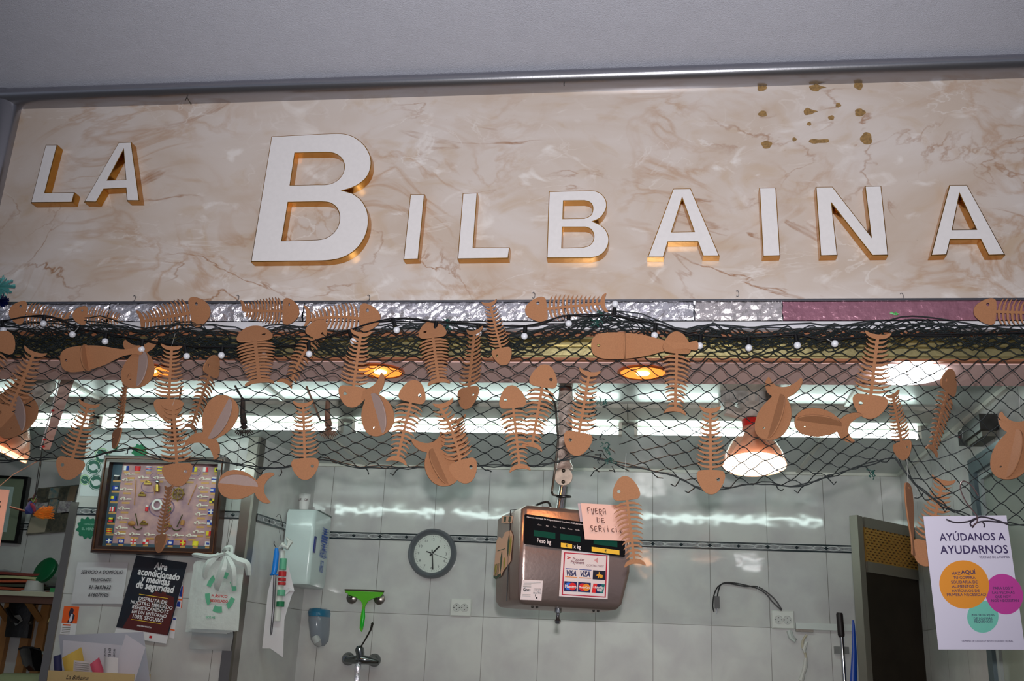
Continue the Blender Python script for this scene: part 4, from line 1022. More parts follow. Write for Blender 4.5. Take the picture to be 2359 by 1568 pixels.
o, ff = sheet_in((283,1484),(296,1484),(278,1560), .045, mat('blue_leaflet', c(120, 160, 210), .5), 'leaflet', 'narrow blue and yellow leaflet beside the white letter')
decal('print', disc_pts(.5, .5, .4, .1, 16), ff, orange, o, .004)
sheet_in((123,1512),(141,1506),(128,1600), .02, mat('navy_card', c(36, 38, 84), .5), 'card', 'dark navy card at the left end of the letter holder', 'card')

# ------------------------------------------------------------------ narrow side wall: knife, bag roll, dispenser
SX = -1.54
def sx(x, y, dx=0.): return pX(x, y, SX+dx)
hg = thing('bag_roll', 'long rolled plastic bags with red and green print hanging from a hook', 'bag roll', sx(648, 1185, .04))
roll = [pY(x, y, 4.13) for x, y in ((650,1268),(648,1300),(645,1340),(641,1390),(637,1430))]
link('roll', MB().tube(roll, [.012, .014, .017, .016, .016], 12), mat('rolled_film', c(210, 214, 208), .4, bump=.2, bscale=60), hg, smooth=True)
link('top_knot', MB().tube([pY(642,1262,4.11), pY(652,1254,4.10), pY(662,1262,4.10), pY(668,1248,4.11), pY(660,1238,4.11)], [.005, .012, .009, .013, .004], 8), mat('rolled_film', c(210, 214, 208), .4), hg, smooth=True)
for y0_, y1_, m1 in ((1316,1327,red),(1331,1338,red),(1341,1347,red),(1286,1312,pg),(1358,1372,pg),(1385,1397,green)):
    q = [pY(649-(y-1268)*.066+5, y, 4.12) for y in (y0_, y1_)]
    link('print_band', MB().tube(q, [(.0148 if y0_ < 1300 else .0165)]*2, 12), m1, hg)
link('hanging_wire', MB().tube([pY(637,1190,4.17), pY(641,1184,4.16), pY(646,1186,4.15), pY(644,1225,4.13), pY(650,1262,4.11), pY(655,1225,4.13), pY(647,1190,4.15)], .0012, 5), steel_dark, hg)
f = FR(pY(625,1262,4.14), pY(684,1292,4.14)-pY(625,1262,4.14), pY(604,1493,4.14)-pY(625,1262,4.14))
wp = thing('wrapping_paper', 'white wrapping paper with a curled corner hanging behind the bag roll', 'paper', f(.5, 1))
me = plate_mesh([[tuple(q) for q in [(.30,.03),(.55,.02),(.80,.16),(1.0,.30),(.93,.34),(.80,.50),(.72,.62),(.78,.98),(.30,.96),(.0,1.0),(.02,.45),(.15,.22)]]], .0)
f.n = V3((0, -1, 0)); map_mesh(me, f(0, 0), f.u, f.v, f.n)
link('sheet', me, paper, wp)
link('curl', MB().tube([f(.62,.40,.006), f(.84,.31,.009), f(1.0,.30,.002)], [.007, .009, .002], 8), paper, wp, smooth=True)
kn = thing('knife', 'long sharpening steel with bright blue handle hanging tip down on the side wall', 'sharpening steel', pY(635, 1300, 4.11))
link('handle', MB().tube([pY(637,1262,4.10), pY(637,1275,4.10), pY(633,1310,4.10), pY(630,1322,4.10)], [.007, .011, .012, .011], 12), mat('blue_handle', c(0, 128, 226), .35), kn, smooth=True)
link('guard', MB().tube([pY(622,1323,4.10), pY(641,1323,4.10)], .003, 8), mat('blue_handle', c(0, 128, 226), .35), kn)
link('blade', MB().tube([pY(633,1324,4.10), pY(630,1400,4.10), pY(625,1455,4.10), pY(624,1463,4.10)], [.006, .006, .005, .001], 10), mat('grey_steel_rod', c(120, 120, 124), .35, .8), kn, smooth=True)
link('hanging_loop', MB().tube([pY(637,1263,4.10), pY(631,1252,4.11), pY(632,1247,4.12)], .0016, 5), black, kn)
# paper towel dispenser on the side wall
dp = thing('towel_dispenser', 'large white towel dispenser with blue printed logo, mounted on the narrow side wall', 'dispenser', (-1.45, 4.2, 1.86))
YD = 4.25; P0, P1 = pY(664,1171,YD), pY(729,1172,YD); Q0, Q1 = pY(654,1338,YD), pY(722,1345,YD)
x0, x1 = -1.542, P1.x; zt, zb_ = P1.z, Q1.z; y1 = min(pX(769,1190,x1).y, 4.49)
prof_ = []
def rr(x0, y0, x1, y1, r, n=4):
    pts = []
    for cx, cy, a in ((x1-r, y1-r, 0), (x0+.001, y1-.001, PI/2), (x0+.001, y0+.001, PI), (x1-r, y0+r, 1.5*PI)):
        q = r if cx > x0+.01 else .001
        for i in range(n+1): pts.append((cx+q*math.cos(a+PI/2*i/n), cy+q*math.sin(a+PI/2*i/n)))
    return pts
sec = rr(x0, YD, x1, y1, .018)
R = [[V3((a*k+(1-k)*(x0+x1)/2, b*k+(1-k)*(YD+y1)/2, z)) for a, b in sec] for z, k in ((zb_-.004, .86), (zb_, .95), (zb_+.018, 1), (zt-.02, 1), (zt-.004, .96), (zt, .88))]
link('housing', MB().rings(R), mat('dispenser_white', c(206, 222, 220), .22, coat=.3), dp, smooth=True, sharp=30)
fd = FR((x1+.0005, YD, zt), (0, y1-YD, 0), (0, 0, zb_-zt)); fd.n = V3((1, 0, 0))
db = mat('dispenser_blue', c(30, 84, 176), .4)
link('level_window', MB().sheet(fd.sub(.05, .36, .15, .58, .001), .003), mat('window_navy', c(12, 40, 130), .2), dp)
for i in range(3): decal('logo', rect(.44, .30+i*.035, .80, .326+i*.035), fd, db, dp, .002)
for i in range(3):
    for yy in (.20, .41): decal('logo', rect(.55, yy+i*.032, .70, yy+.024+i*.032), fd, db, dp, .002); decal('logo', rect(.44, yy+i*.032, .82, yy+.005+i*.032), fd, db, dp, .0024)
text('lettering', 'ASEPTO', fd, .63, .54, db, dp, width=.42, h=.002, asp=1.6, bold=.01)
for i in range(3): decal('logo', rect(.44, .575+i*.014, .84, .579+i*.014), fd, db, dp, .002)
text('lettering', 'eco', fd, .62, .66, db, dp, width=.18, h=.002, asp=2); text('lettering', 'wipe', fd, .60, .74, db, dp, width=.22, h=.002, asp=2)
link('lid_edge', MB().box((x0+.03, YD+.05, zt-.002), (x1-.004, y1, zt+.004)), mat('dark_green_lid', c(20, 60, 44), .3), dp)
cp = pY(700, 1171, 4.31); cz = zt+.004
ct = thing('paper_cup', 'white paper cup with dark print standing upside down on the towel dispenser', 'cup', (cp.x, 4.31, cz))
M = Matrix.Translation((cp.x, 4.31, cz))
link('cup', MB().lathe([(.0001, 0), (.0205, 0), (.021, .002), (.027, .066), (.0275, .068), (.025, .068), (.0001, .066)], M, 28), mat('cup_white', c(214, 212, 210), .5), ct, smooth=True)
for a, s_ in ((-2.1, 'CAFE'), (-1.0, 'CAFE')):
    d = V3((math.cos(a), math.sin(a), 0)); f = FR(V3((cp.x, 4.31, cz+.052))+d*.0262-V3((-d.y, d.x, 0))*.008, V3((-d.y, d.x, 0))*.016, (0, 0, -.03)); f.n = d
    text('lettering', s_, f, .5, .35, mat('cup_print', c(90, 60, 60), .5), ct, width=1, h=.001, asp=2, bold=.03)
# ------------------------------------------------------------------ hanging weighing scale
def basis(o, U, Vd): 
    f = FR(o, U, Vd); return f
# front plane: turned about 24 degrees towards the right of the stall
aS = math.radians(24)
nS = V3((math.sin(aS), -math.cos(aS), 0)); uS = V3((math.cos(aS), math.sin(aS), 0)); dS = -nS
oS = pY(1203, 1162, 2.86)
def pS(x, y): return pP(x, y, oS, nS)
A, B, C_ = oS, pS(1446, 1192), pS(1183, 1390)
hS = A.z-C_.z; wS = (B-A).dot(uS)+.012
sc = thing('weighing_scale', 'hanging stainless steel weighing scale with black display, its pole reaching the ceiling', 'weighing scale', A+uS*wS/2)
sc_m = mat('scale_steel', c(172, 154, 148), .3, .8, bump=.05, bscale=90)
def sec_pts(z, w0, w1, d0, d1, r=.016, n=5):
    pts = []
    for cx, cy, a in ((w1-r, d0+r, -PI/2), (w1-r, d1-r, 0), (w0+r, d1-r, PI/2), (w0+r, d0+r, PI)):
        for i in range(n+1): pts.append((cx+r*math.cos(a+PI/2*i/n), cy+r*math.sin(a+PI/2*i/n)))
    return [A+uS*a+dS*b+V3((0, 0, -z)) for a, b in pts]
R = [sec_pts(-.004, .03, wS-.03, .02, .24), sec_pts(.0, .012, wS-.012, .006, .255), sec_pts(.012, 0, wS, 0, .26), sec_pts(.56*hS, 0, wS, .0, .26), sec_pts(.60*hS, 0, wS, .0005, .26), sec_pts(.93*hS, .003, wS-.022, .004, .25), sec_pts(.985*hS, .012, wS-.034, .012, .24), sec_pts(hS, .03, wS-.05, .03, .21)]
link('housing', MB().rings(R), sc_m, sc, smooth=True, sharp=50)
seam = [A-uS*.0015+dS*.11+V3((0, 0, -z)) for z in (0, .3*hS, .7*hS, .95*hS)]
link('side_seam', MB().tube([A+uS*.03+dS*.11+V3((0, 0, .004))]+seam, .0018, 5), black, sc)
W2 = A+uS*wS
def frS(tl, tr, bl, h=.001):
    a, b, c_ = pS(*tl), pS(*tr), pS(*bl); f = FR(a, b-a, c_-a); f.n = nS; f.o = f.o+nS*h; return f
fd = frS((1207,1184),(1437,1216),(1206,1253), .0)
disp = link('display_panel', MB().rings([[fd(a, b, h) for a, b in ((0, .04), (.01, 0), (.99, 0), (1, .04), (1, .96), (.99, 1), (.01, 1), (0, .96))] for h in (0, .007)]), blackgloss, sc)
lcd = mat('green_display', c(0, 70, 56), .25)
for a0, a1 in ((.09, .30), (.35, .55), (.68, .92)):
    link('digit_window', MB().sheet(fd.sub(a0, .50, a1, .70, .008), .001), lcd, disp)
ws = mat('display_white_ink', c(226, 226, 230), .5)
text('lettering', 'Fabricante CAMPESA, S.A. Polígono Industrial Cova Solera RUBÍ (Barcelona)', fd, .30, .09, ws, disp, width=.56, h=.009, bold=.01)
for a, s_ in ((.145, 'Cero'), (.22, 'Fijo'), (.295, 'Tara'), (.37, 'B. Tara'), (.445, 'Precio'), (.52, 'Verific.')):
    text('lettering', s_, fd, a, .30, ws, disp, height=.045, h=.009)
text('lettering', 'Peso kg', fd, .19, .82, ws, disp, width=.135, h=.009, bold=.015, asp=1.25)
text('lettering', 'x kg', fd, .515, .86, ws, disp, width=.07, h=.009, bold=.015, asp=1.25)
for a0, a1, y in ((.355, .465, .80), (.66, .94, .80)):
    o = link('yellow_label', MB().sheet(fd.sub(a0, y, a1, y+.15, .0085), .0008), yellow, disp)
    text('lettering', '€', fd.sub(a0, y, a1, y+.15, .009), .5, .5, ink, disp, height=.6, h=.0008, bold=.02)
# payment card sticker
fc = frS((1293,1267),(1405,1275),(1288,1372), .003)
A_, B_, C2, D_ = pS(1293,1267), pS(1403,1275), pS(1287,1373), pS(1398,1381)
fc = FR(A_+nS*.003, B_-A_, C2-A_); fc.n = nS
st_ = thing('payment_sticker', 'white payment sticker with red border and card logos on the scale front', 'sticker', fc(.5, 1))
link('sheet', MB().sheet(fc, .0006), paper, st_)
crim = mat('crimson_print', c(176, 16, 56), .5)
decal('border', rect(.05, .04, .96, .97), fc, crim, st_, .0006, holes=[rect(.075, .062, .935, .948)])
decal('logo', [(.12,.12),(.20,.155),(.12,.19),(.12,.17),(.155,.155),(.12,.14)], fc, red, st_, .001)
dk = mat('maroon_print', c(110, 30, 60), .5)
text('lettering', 'Popular', fc, .36, .175, dk, st_, width=.24, h=.001, bold=.01)
text('lettering', 'Payment', fc, .34, .24, dk, st_, width=.28, h=.001, bold=.01)
text('lettering', 'CONTACTLESS', fc, .71, .29, dk, st_, width=.36, h=.001, shear=.2)
for k, r in enumerate((.025, .045, .065, .085)):
    pts = disc_pts(.68, .17, r, r*.95, 8, -.8, .8)+disc_pts(.68, .17, r-.009, (r-.009)*.95, 8, .8, -.8)
    decal('contactless_wave', pts, fc, red, st_, .001)
navy = mat('logo_navy', c(20, 30, 90), .45); ordr = mat('logo_orange', c(226, 140, 30), .5); cyan = mat('logo_blue2', c(40, 110, 220), .5); lred = mat('logo_red', c(216, 30, 34), .5)
for a in (.10, .385):
    decal('logo', rect(a, .385, a+.25, .40), fc, mat('logo_navy2', c(30, 60, 150), .5), st_, .001); decal('logo', rect(a, .565, a+.25, .58), fc, ordr, st_, .001)
    text('lettering', 'VISA', fc, a+.125, .482, navy, st_, width=.20, h=.001, bold=.03, shear=.2, asp=1.35)
decal('logo', rect(.67, .39, .93, .59), fc, mat('logo_black_navy', c(20, 24, 44), .4), st_, .001)
decal('logo', [(.73,.50),(.79,.46),(.79,.42),(.81,.42),(.81,.47),(.88,.49),(.87,.55),(.81,.56),(.81,.51),(.79,.56),(.77,.56),(.78,.51)], fc, mat('logo_gold', c(226, 170, 50), .4), st_, .0014)
for a, c1_, c2_, s_ in ((.09, cyan, lred, 'Maestro'), (.375, lred, ordr, 'MasterCard')):
    decal('logo', rect(a, .67, a+.26, .88), fc, navy, st_, .001)
    decal('logo', disc_pts(a+.09, .775, .075, .082), fc, c1_, st_, .0013); decal('logo', disc_pts(a+.17, .775, .075, .082), fc, c2_, st_, .0016)
    text('lettering', s_, fc, a+.13, .775, wt, st_, width=.23, h=.0022, bold=.03, asp=1.2)
decal('logo', [(.69,.68),(.93,.68),(.90,.88),(.66,.88)], fc, mat('logo_teal', c(0, 110, 110), .5), st_, .001)
decal('logo', [(.69,.68),(.79,.68),(.76,.88),(.66,.88)], fc, lred, st_, .0013); decal('logo', [(.77,.68),(.86,.68),(.83,.88),(.74,.88)], fc, navy, st_, .0015)
text('lettering', 'UnionPay', fc, .80, .755, wt, st_, width=.22, h=.0022, bold=.03, shear=.2, asp=1.2)
text('lettering', '银联', fc, .82, .82, wt, st_, width=.11, h=.0022, bold=.02)
# inspection sticker
fi = frS((1202,1335),(1250,1337),(1198,1381), .003)
si = thing('inspection_sticker', 'small white inspection sticker low on the left of the scale front', 'sticker', fi(.5, 1))
link('sheet', MB().sheet(fi, .0006), paper, si)
decal('print', disc_pts(.17, .48, .075, .10, 18, .6, 5.6)+disc_pts(.19, .48, .045, .06, 18, 5.6, .6), fi, ink, si, .0008)
text('lettering', 'CLM', fi, .30, .50, ink, si, width=.24, h=.001, bold=.04)
for s_, y in (('CONFORME', .43), ('Y VALIDO', .53), ('HASTA', .63)): text('lettering', s_, fi, .76, y, ink, si, width=.36, h=.001)
decal('print', rect(.68, .70, .71, .81), fi, ink, si, .0008); decal('print', disc_pts(.76, .88, .045), fi, ink, si, .0008)
for y in (.10, .16, .22, .28, .34): decal('print', rect(.08 if y > .2 else .12, y, .9 if y < .2 else .45, y+.012), fi, mat('print_grey', c(120, 120, 110), .6), si, .0008)
for y in (.33, .72, .80): decal('print', rect(.07, y, .46, y+.012), fi, mat('print_grey', c(120, 120, 110), .6), si, .0008)
# picture sticker and small label on the left side
nL = -uS
def pL(x, y): return pP(x, y, A-uS*.0005, nL)
q = [pL(x, y) for x, y in ((1146,1236),(1184,1222),(1138,1325),(1176,1300))]
fp = FR(q[0]+nL*.001, q[1]-q[0], q[2]-q[0]); fp.n = nL
sp_ = thing('picture_sticker', 'pale sticker with green figures in long coats on the left side of the scale', 'sticker', fp(.5, 1))
link('sheet', weld(map_mesh(plate_mesh([[(.0,.1),(.15,.02),(.35,.1),(.5,-.04),(.85,-.04),(1,.12),(1,.75),(.6,.95),(.5,1.06),(.2,1.12),(0,1.0)]], .0), fp(0, 0, .0008), fp.u, fp.v, nL)), mat('sticker_cream', c(214, 184, 156), .4), sp_)
dgn = mat('figure_green', c(50, 76, 50), .5); lgn = mat('figure_olive', c(150, 150, 40), .5)
for x, y, s_, m1 in ((.42, .45, 1, dgn), (.78, .08, 1, dgn), (.90, .12, .9, lgn), (.12, .72, .5, lgn), (.62, .62, .6, lgn)):
    decal('figure', [(x-.015,y),(x+.02,y),(x+.03,y+.05*s_),(x+.06,y+.15*s_),(x+.04,y+.42*s_),(x+.01,y+.55*s_),(x-.02,y+.42*s_),(x-.05,y+.16*s_),(x-.03,y+.05*s_)], fp, m1, sp_, .0014)
decal('figure', rect(.14, .38, .60, .395), fp, dgn, sp_, .0014)
for k in range(6): decal('figure', rect(.05+k*.05, .72, .065+k*.05, 1.02), fp, dgn, sp_, .0012)
decal('figure', [(.02,1.0),(.2,1.04),(.45,.98),(.5,1.05),(.2,1.12),(.03,1.06)], fp, mat('figure_darkgreen', c(40, 70, 50), .5), sp_, .0014)
q = [pL(x, y) for x, y in ((1158,1188),(1182,1188),(1156,1204))]
fq = FR(q[0]+nL*.001, q[1]-q[0], q[2]-q[0]); fq.n = nL
sl = thing('seal_label', 'tiny cream seal label with two dark marks over the side seam of the scale', 'label', fq(.5, .5))
link('sheet', MB().sheet(fq, .0008), mat('sticker_cream', c(214, 184, 156), .4), sl)
for a in (.22, .68): decal('mark', rect(a, .12, a+.2, .85), fq, dgn, sl, .001)
# handwritten note
a_, b_, c_ = pS(1333,1160), pS(1437,1166), pS(1344,1243)
fn = FR(a_+nS*.012, b_-a_, c_-a_); fn.n = nS
nt_ = thing('handwritten_note', 'pink-white note with handwritten words FUERA DE SERVICIO stuck on the scale corner', 'note', fn(.5, 1))
link('sheet', MB().sheet(fn, .0006, 12, 8, lambda a, b: .004*(1-b)+.004*math.sin(a*2)*b), mat('note_paper', c(238, 204, 194), .6), nt_)
fb = FR(fn(-.035, .0, -.006), fn.u*.6, fn.v); fb.n = nS
link('back_sheet', MB().sheet(fb, .0006), mat('note_back', c(196, 186, 196), .6), nt_)
brn = mat('marker_brown', c(84, 36, 26), .6)
STK = {'F': [[(0,0),(.05,1)],[(0,0),(.6,-.05)],[(.05,.45),(.5,.38)]], 'U': [[(0,.0),(.2,1),(.45,.6),(.5,-.05)]], 'E': [[(.5,0),(.0,.08),(.05,.95),(.6,.8)],[(.05,.5),(.45,.42)]], 'R': [[(0,0),(.0,1)],[(0,0),(.5,.05),(.5,.4),(.05,.5),(.6,1.1)]],
       'A': [[(.0,1),(.02,.2),(.35,-.05),(.6,.2),(.6,1)],[(.05,.6),(.6,.5)]], 'D': [[(.05,0),(.0,1),(.5,.75),(.5,.25),(-.05,.02)]], 'S': [[(.55,.05),(.1,.1),(.1,.4),(.5,.6),(.4,.95),(0,1.0)]], 'V': [[(0,.1),(.25,1),(.5,-.1)]], 'I': [[(.1,.25),(.12,1)],[(.08,-.05),(.14,-.0)]], 'C': [[(.5,.2),(.1,.3),(.05,.8),(.55,.85)]], 'O': [[(.3,.3),(.05,.55),(.2,.95),(.5,.7),(.3,.3)]]}
for s_, x0, y0, cw, ch in (('FUERA', .12, .13, .085, .16), ('DE', .30, .38, .10, .14), ('SERVICIO', .13, .62, .092, .15)):
    for i, l in enumerate(s_):
        mb = MB()
        for stq in STK[l]:
            mb.tube([fn(x0+i*cw+px*cw*1.05, y0+(.02 if i % 2 else 0)+py*ch, .0085) for px, py in (stq if len(stq) < 4 else [tuple(v) for v in catmull(stq, 3, False)])], .0011, 5, flat=.4)
        link('lettering', mb, brn, nt_)
# suspension: stem, swivel, wrapped pole, cable
px_ = pY(1300, 1160, 2.95)
cen = A+uS*(wS*.46)+dS*.12
def up(y): return V3((cen.x, cen.y, pY(1298, y, cen.y).z))
lean = lambda y: pP(1298+(1160-y)*.02, y, cen, V3((0, 1, 0)))
z = lean
link('base_flange', MB().lathe([(.0001, -.004), (.026, -.002), (.026, .006), (.014, .010), (.0001, .010)], Matrix.Translation(cen), 24), steel_dark, sc, smooth=True)
link('stem', MB().tube([cen, lean(1120)], .014, 16), chrome, sc, smooth=True)
link('rubber_ring', MB().tube([lean(1143)+V3((.020*math.cos(t), .020*math.sin(t), .003*math.sin(t))) for t in [2*PI*i/20 for i in range(20)]], .004, 8, closed=True), black, sc, smooth=True)
pc = lean(1100)
Mx = Matrix.Translation(pc+V3((0, -.016, 0))) @ Matrix.Rotation(PI/2, 4, 'X')
link('swivel_plate', MB().lathe([(.0001, -.006), (.027, -.006), (.027, .006), (.0001, .006)], Mx, 28), mat('worn_white_metal', c(196, 182, 168), .45, .3, var=.35, vscale=60), sc, smooth=True)
for dz in (-.017, .017): link('bolt', MB().ball(pc+V3((0, -.024, dz)), .006, 10, 6), steel_dark, sc, smooth=True)
pole = MB(); pts = [lean(y) for y in range(1082, 870, -9)]; pr = random.Random(2)
pole.tube(pts+[V3((pts[-1].x, pts[-1].y, 2.5))], [.024+pr.uniform(-.0035, .004) for _ in pts]+[.02], 14)
link('wrapped_pole', pole, mat('plastic_wrap', c(206, 186, 176), .16, bump=.7, bscale=90, var=.3, vscale=40, coat=.6), sc, smooth=True)
link('pole_sleeve', MB().tube([lean(y) for y in (960, 915, 882)], .021, 14), mat('rusty_sleeve', c(90, 52, 40), .5, var=.3, vscale=80), sc, smooth=True)
link('power_cable', MB().tube(catmull([tuple(p) for p in (lean(1142)+V3((-.02, -.01, 0)), pY(1272,1135,2.9), pY(1276,1100,2.9), pY(1285,1020,2.9), pY(1283,985,2.9), pY(1278,930,2.9), pY(1255,890,2.92))], 5, False), .0035, 8), steel_dark, sc, smooth=True)
link('power_cable', MB().tube(catmull([tuple(p) for p in (cen+V3((.01, 0, .01)), cen+V3((-.02, -.01, .012)), pY(1262,1156,2.93), pY(1236,1163,2.95), A+uS*.06+dS*.1)], 5, False), .0035, 8), black, sc, smooth=True)
link('weighing_hook', MB().lathe([(.0001, 0), (.010, 0), (.010, -.012), (.005, -.014), (.005, -.028), (.009, -.034), (.007, -.042), (.0001, -.044)], Matrix.Translation(A+uS*(wS*.43)+dS*.08+V3((0, 0, -hS))), 16), chrome, sc, smooth=True)
for s_ in (.17, .21, .72, .76): link('foot_screw', MB().ball(A+uS*(wS*s_)+dS*.05+V3((0, 0, -hS-.002)), .004, 8, 5), steel_dark, sc)

# ------------------------------------------------------------------ things on the back wall
YW = YB
def wp_(x, y, d=0.): return pY(x, y, YW-d)
# clock
cc_ = wp_(997, 1275); rr_ = .110
ck = thing('wall_clock', 'round wall clock with grey rim and white dial, showing about half past one', 'clock', cc_)
M = Matrix.Translation(cc_) @ Matrix.Rotation(PI/2, 4, 'X')
link('rim', MB().lathe([(rr_*.99, 0), (rr_, .01), (rr_*.97, .03), (rr_*.90, .04), (rr_*.82, .034), (rr_*.77, .018), (rr_*.76, .008)], M, 56, caps=False), mat('clock_grey', c(112, 116, 122), .35, .4), ck, smooth=True)
link('dial', MB().lathe([(.0001, .0), (rr_*.99, .0), (rr_*.98, .005), (rr_*.77, .009), (.0001, .009)], M, 48), mat('dial_white', c(200, 206, 198), .5), ck, smooth=True, sharp=20)
cf = FR(cc_+V3((-rr_, -.0095, rr_)), (2*rr_, 0, 0), (0, 0, -2*rr_))
gd = mat('clock_ink', c(70, 76, 76), .6)
for i in range(12):
    a = (i+1)*PI/6; text('numeral', str(i+1), cf, .5+.285*math.sin(a), .5-.285*math.cos(a), gd, ck, height=.055, h=.0006)
mb = MB()
for i in range(60):
    a = i*PI/30; l = .018 if i % 5 else .028; w_ = .0018 if i % 5 else .003
    d = V3((math.sin(a), 0, math.cos(a))); t_ = V3((math.cos(a), 0, -math.sin(a))); o = cc_+V3((0, -.0098, 0))
    r1 = rr_*.715; mb.add([o+d*r1+t_*w_/4, o+d*r1-t_*w_/4, o+d*(r1-l*rr_*2)-t_*w_/4, o+d*(r1-l*rr_*2)+t_*w_/4], ((0,1,2,3),))
link('minute_marks', mb, gd, ck, recalc=False)
for nme, ang, l, tl, w_ in (('hour_hand', 43, .40, .13, .0032), ('minute_hand', 174, .64, .15, .0026), ('second_hand', 107, .66, .24, .0008)):
    a = math.radians(ang); d = V3((math.sin(a), 0, math.cos(a))); o = cc_+V3((0, -.013, 0))
    mb = MB().tube([o-d*rr_*tl, o+d*rr_*l], w_, 6)
    if nme == 'second_hand': mb.tube([o-d*rr_*.25, o-d*rr_*.05], .0024, 6)
    link(nme, mb, mat('hand_black', c(24, 28, 28), .5), ck)
link('hub', MB().ball(cc_+V3((0, -.015, 0)), .004, 10, 6), chrome, ck, smooth=True)
# double sockets
def socket(x, y, lab):
    o = wp_(x, y); t = thing('double_socket', lab, 'socket', o, 'double sockets on the back wall')
    link('plate', MB().rings([[o+V3((a*.046, -h, b*.037)) for a, b in ((-1,-1),(1,-1),(1,1),(-1,1))] for h in (0, .008)]+[[o+V3((a*.042, -.011, b*.033)) for a, b in ((-1,-1),(1,-1),(1,1),(-1,1))]]), mat('socket_cream', c(206, 208, 202), .3), t)
    for s_ in (-1, 1):
        oo = o+V3((s_*.0175, -.0112, -.001)); M = Matrix.Translation(oo) @ Matrix.Rotation(PI/2, 4, 'X')
        q = link('outlet', MB().lathe([(.0175, 0), (.0175, .003), (.0160, .003), (.0155, .0008), (.0001, .0008)], M, 28), mat('outlet_cream', c(184, 186, 182), .35), t, smooth=True, sharp=30)
        for dx, dz in ((0, .008), (0, -.008), (s_*.012, 0), (-s_*.012, 0)): link('pin_hole', MB().ball(oo+V3((dx, -.0006, dz)), .0022, 8, 5), black, q)
socket(1062, 1399, 'white double socket on the back wall below and right of the clock')
socket(1803, 1427, 'white double socket at the right, where the black cable ends')
# black cable pair with connector
q = [(1801,1404),(1783,1378),(1748,1352),(1715,1350),(1675,1343),(1655,1350),(1645,1370),(1642,1395),(1645,1409)]
cb = thing('black_cable', 'thin black cable with an inline connector arching over the tiles to the right socket', 'cable', wp_(1720, 1380))
link('cord', MB().tube(catmull([tuple(wp_(x, y, .014)) for x, y in q], 5, False), .0028, 7), black, cb, smooth=True)
q = [(1801,1406),(1779,1385),(1765,1368),(1745,1355),(1712,1346),(1680,1341),(1662,1345),(1655,1360),(1652,1378)]
link('cord', MB().tube(catmull([tuple(wp_(x, y, .018)) for x, y in q], 5, False), .0028, 7), black, cb, smooth=True)
o = wp_(1652, 1387, .018); link('connector', MB().box((-.010, -.008, -.025), (.010, .008, .025), Matrix.Translation(o)), black, cb)
link('pin', MB().tube([wp_(1652,1400,.018), wp_(1650,1413,.018)], .003, 6), chrome, cb)
link('cable_tie', MB().tube([wp_(1747,1350,.02), wp_(1745,1360,.02)], .0015, 5), paper, cb)
# soap dispenser
o = wp_(737, 1445); sd = thing('soap_dispenser', 'wall soap dispenser with blue cap and translucent grey body, under the towel dispenser', 'soap dispenser', o)
def soap(prof, m, name, alpha=None):
    R = []
    for x0, x1, y, d in prof:
        a, b = wp_(x0, y), wp_(x1, y); cx = (a+b)/2; hw = (b.x-a.x)/2
        R.append([V3((cx.x+hw*math.cos(t)*(1 if abs(math.cos(t)) < .9 else 1), YW-.001-max(0, d*math.sin(t))**1.0, cx.z)) for t in [PI*i/14 for i in range(15)]])
    return link(name, MB().rings(R), m, sd, smooth=True)
soap([(713,761,1420,.075),(713,761,1430,.08),(716,759,1460,.07),(718,757,1475,.06),(726,748,1487,.03)], mat('soap_body', c(150, 160, 172), .15, spec=.7, coat=.5, alpha=.62), 'reservoir')
soap([(722,752,1401,.04),(714,760,1404,.07),(712,762,1412,.083),(713,761,1421,.08)], mat('soap_cap_blue', c(40, 112, 146), .2, coat=.4), 'cap')
link('push_lever', MB().tube([wp_(726,1468,.06), wp_(731,1478,.066), wp_(736,1486,.05)], [.018, .018, .010], 12), mat('lever_grey', c(178, 182, 182), .35), sd, smooth=True)
# squeegee on two suction hooks
for x, y, l in ((811, 1377, 'round steel wall hook holding the left end of the green squeegee'), (874, 1379, 'round steel wall hook holding the right end of the green squeegee')):
    o = wp_(x, y); M = Matrix.Translation(o) @ Matrix.Rotation(PI/2, 4, 'X')
    t = thing('wall_hook', l, 'hook', o, 'steel wall hooks'); link('rosette', MB().lathe([(.0255, 0), (.024, .006), (.014, .012), (.0001, .014)], M, 24), steel, t, smooth=True)
    link('peg', MB().tube([o, o+V3((-.002, -.02, .006)), o+V3((-.002, -.032, .012))], [.008, .008, .010], 12), chrome, t, smooth=True)
sq_ = thing('squeegee', 'bright green hand squeegee resting on two steel wall hooks', 'squeegee', wp_(838, 1365, .03))
gm_ = mat('squeegee_green', c(84, 176, 22), .35)
pts = [(795,1360),(884,1364),(878,1373),(862,1377),(848,1384),(841,1396),(840,1410),(838,1430),(836,1448),(833,1455),(829,1448),(830,1425),(834,1405),(836,1394),(832,1384),(820,1375),(804,1370)]
ww = [wp_(x, y, .035) for x, y in pts]
plate('body', [[(p.x, p.z) for p in ww]], .010, (0, YW-.035, 0), (1, 0, 0), (0, 0, 1), (0, -1, 0), gm_, sq_)
link('grip', MB().tube([wp_(838,1400,.035), wp_(837,1420,.035), wp_(834,1440,.035), wp_(833,1454,.035)], [.005, .009, .008, .003], 10), mat('squeegee_handle', c(20, 186, 40), .3), sq_, smooth=True)
link('rubber_blade', MB().tube([wp_(794,1358,.035), wp_(840,1359,.035), wp_(885,1362,.035)], .0035, 6), mat('rubber_brown', c(60, 44, 26), .6), sq_)
link('collar_strip', MB().tube([wp_(796,1363,.035), wp_(840,1364,.035), wp_(883,1367,.035)], .004, 6), mat('squeegee_olive', c(110, 150, 20), .4), sq_)
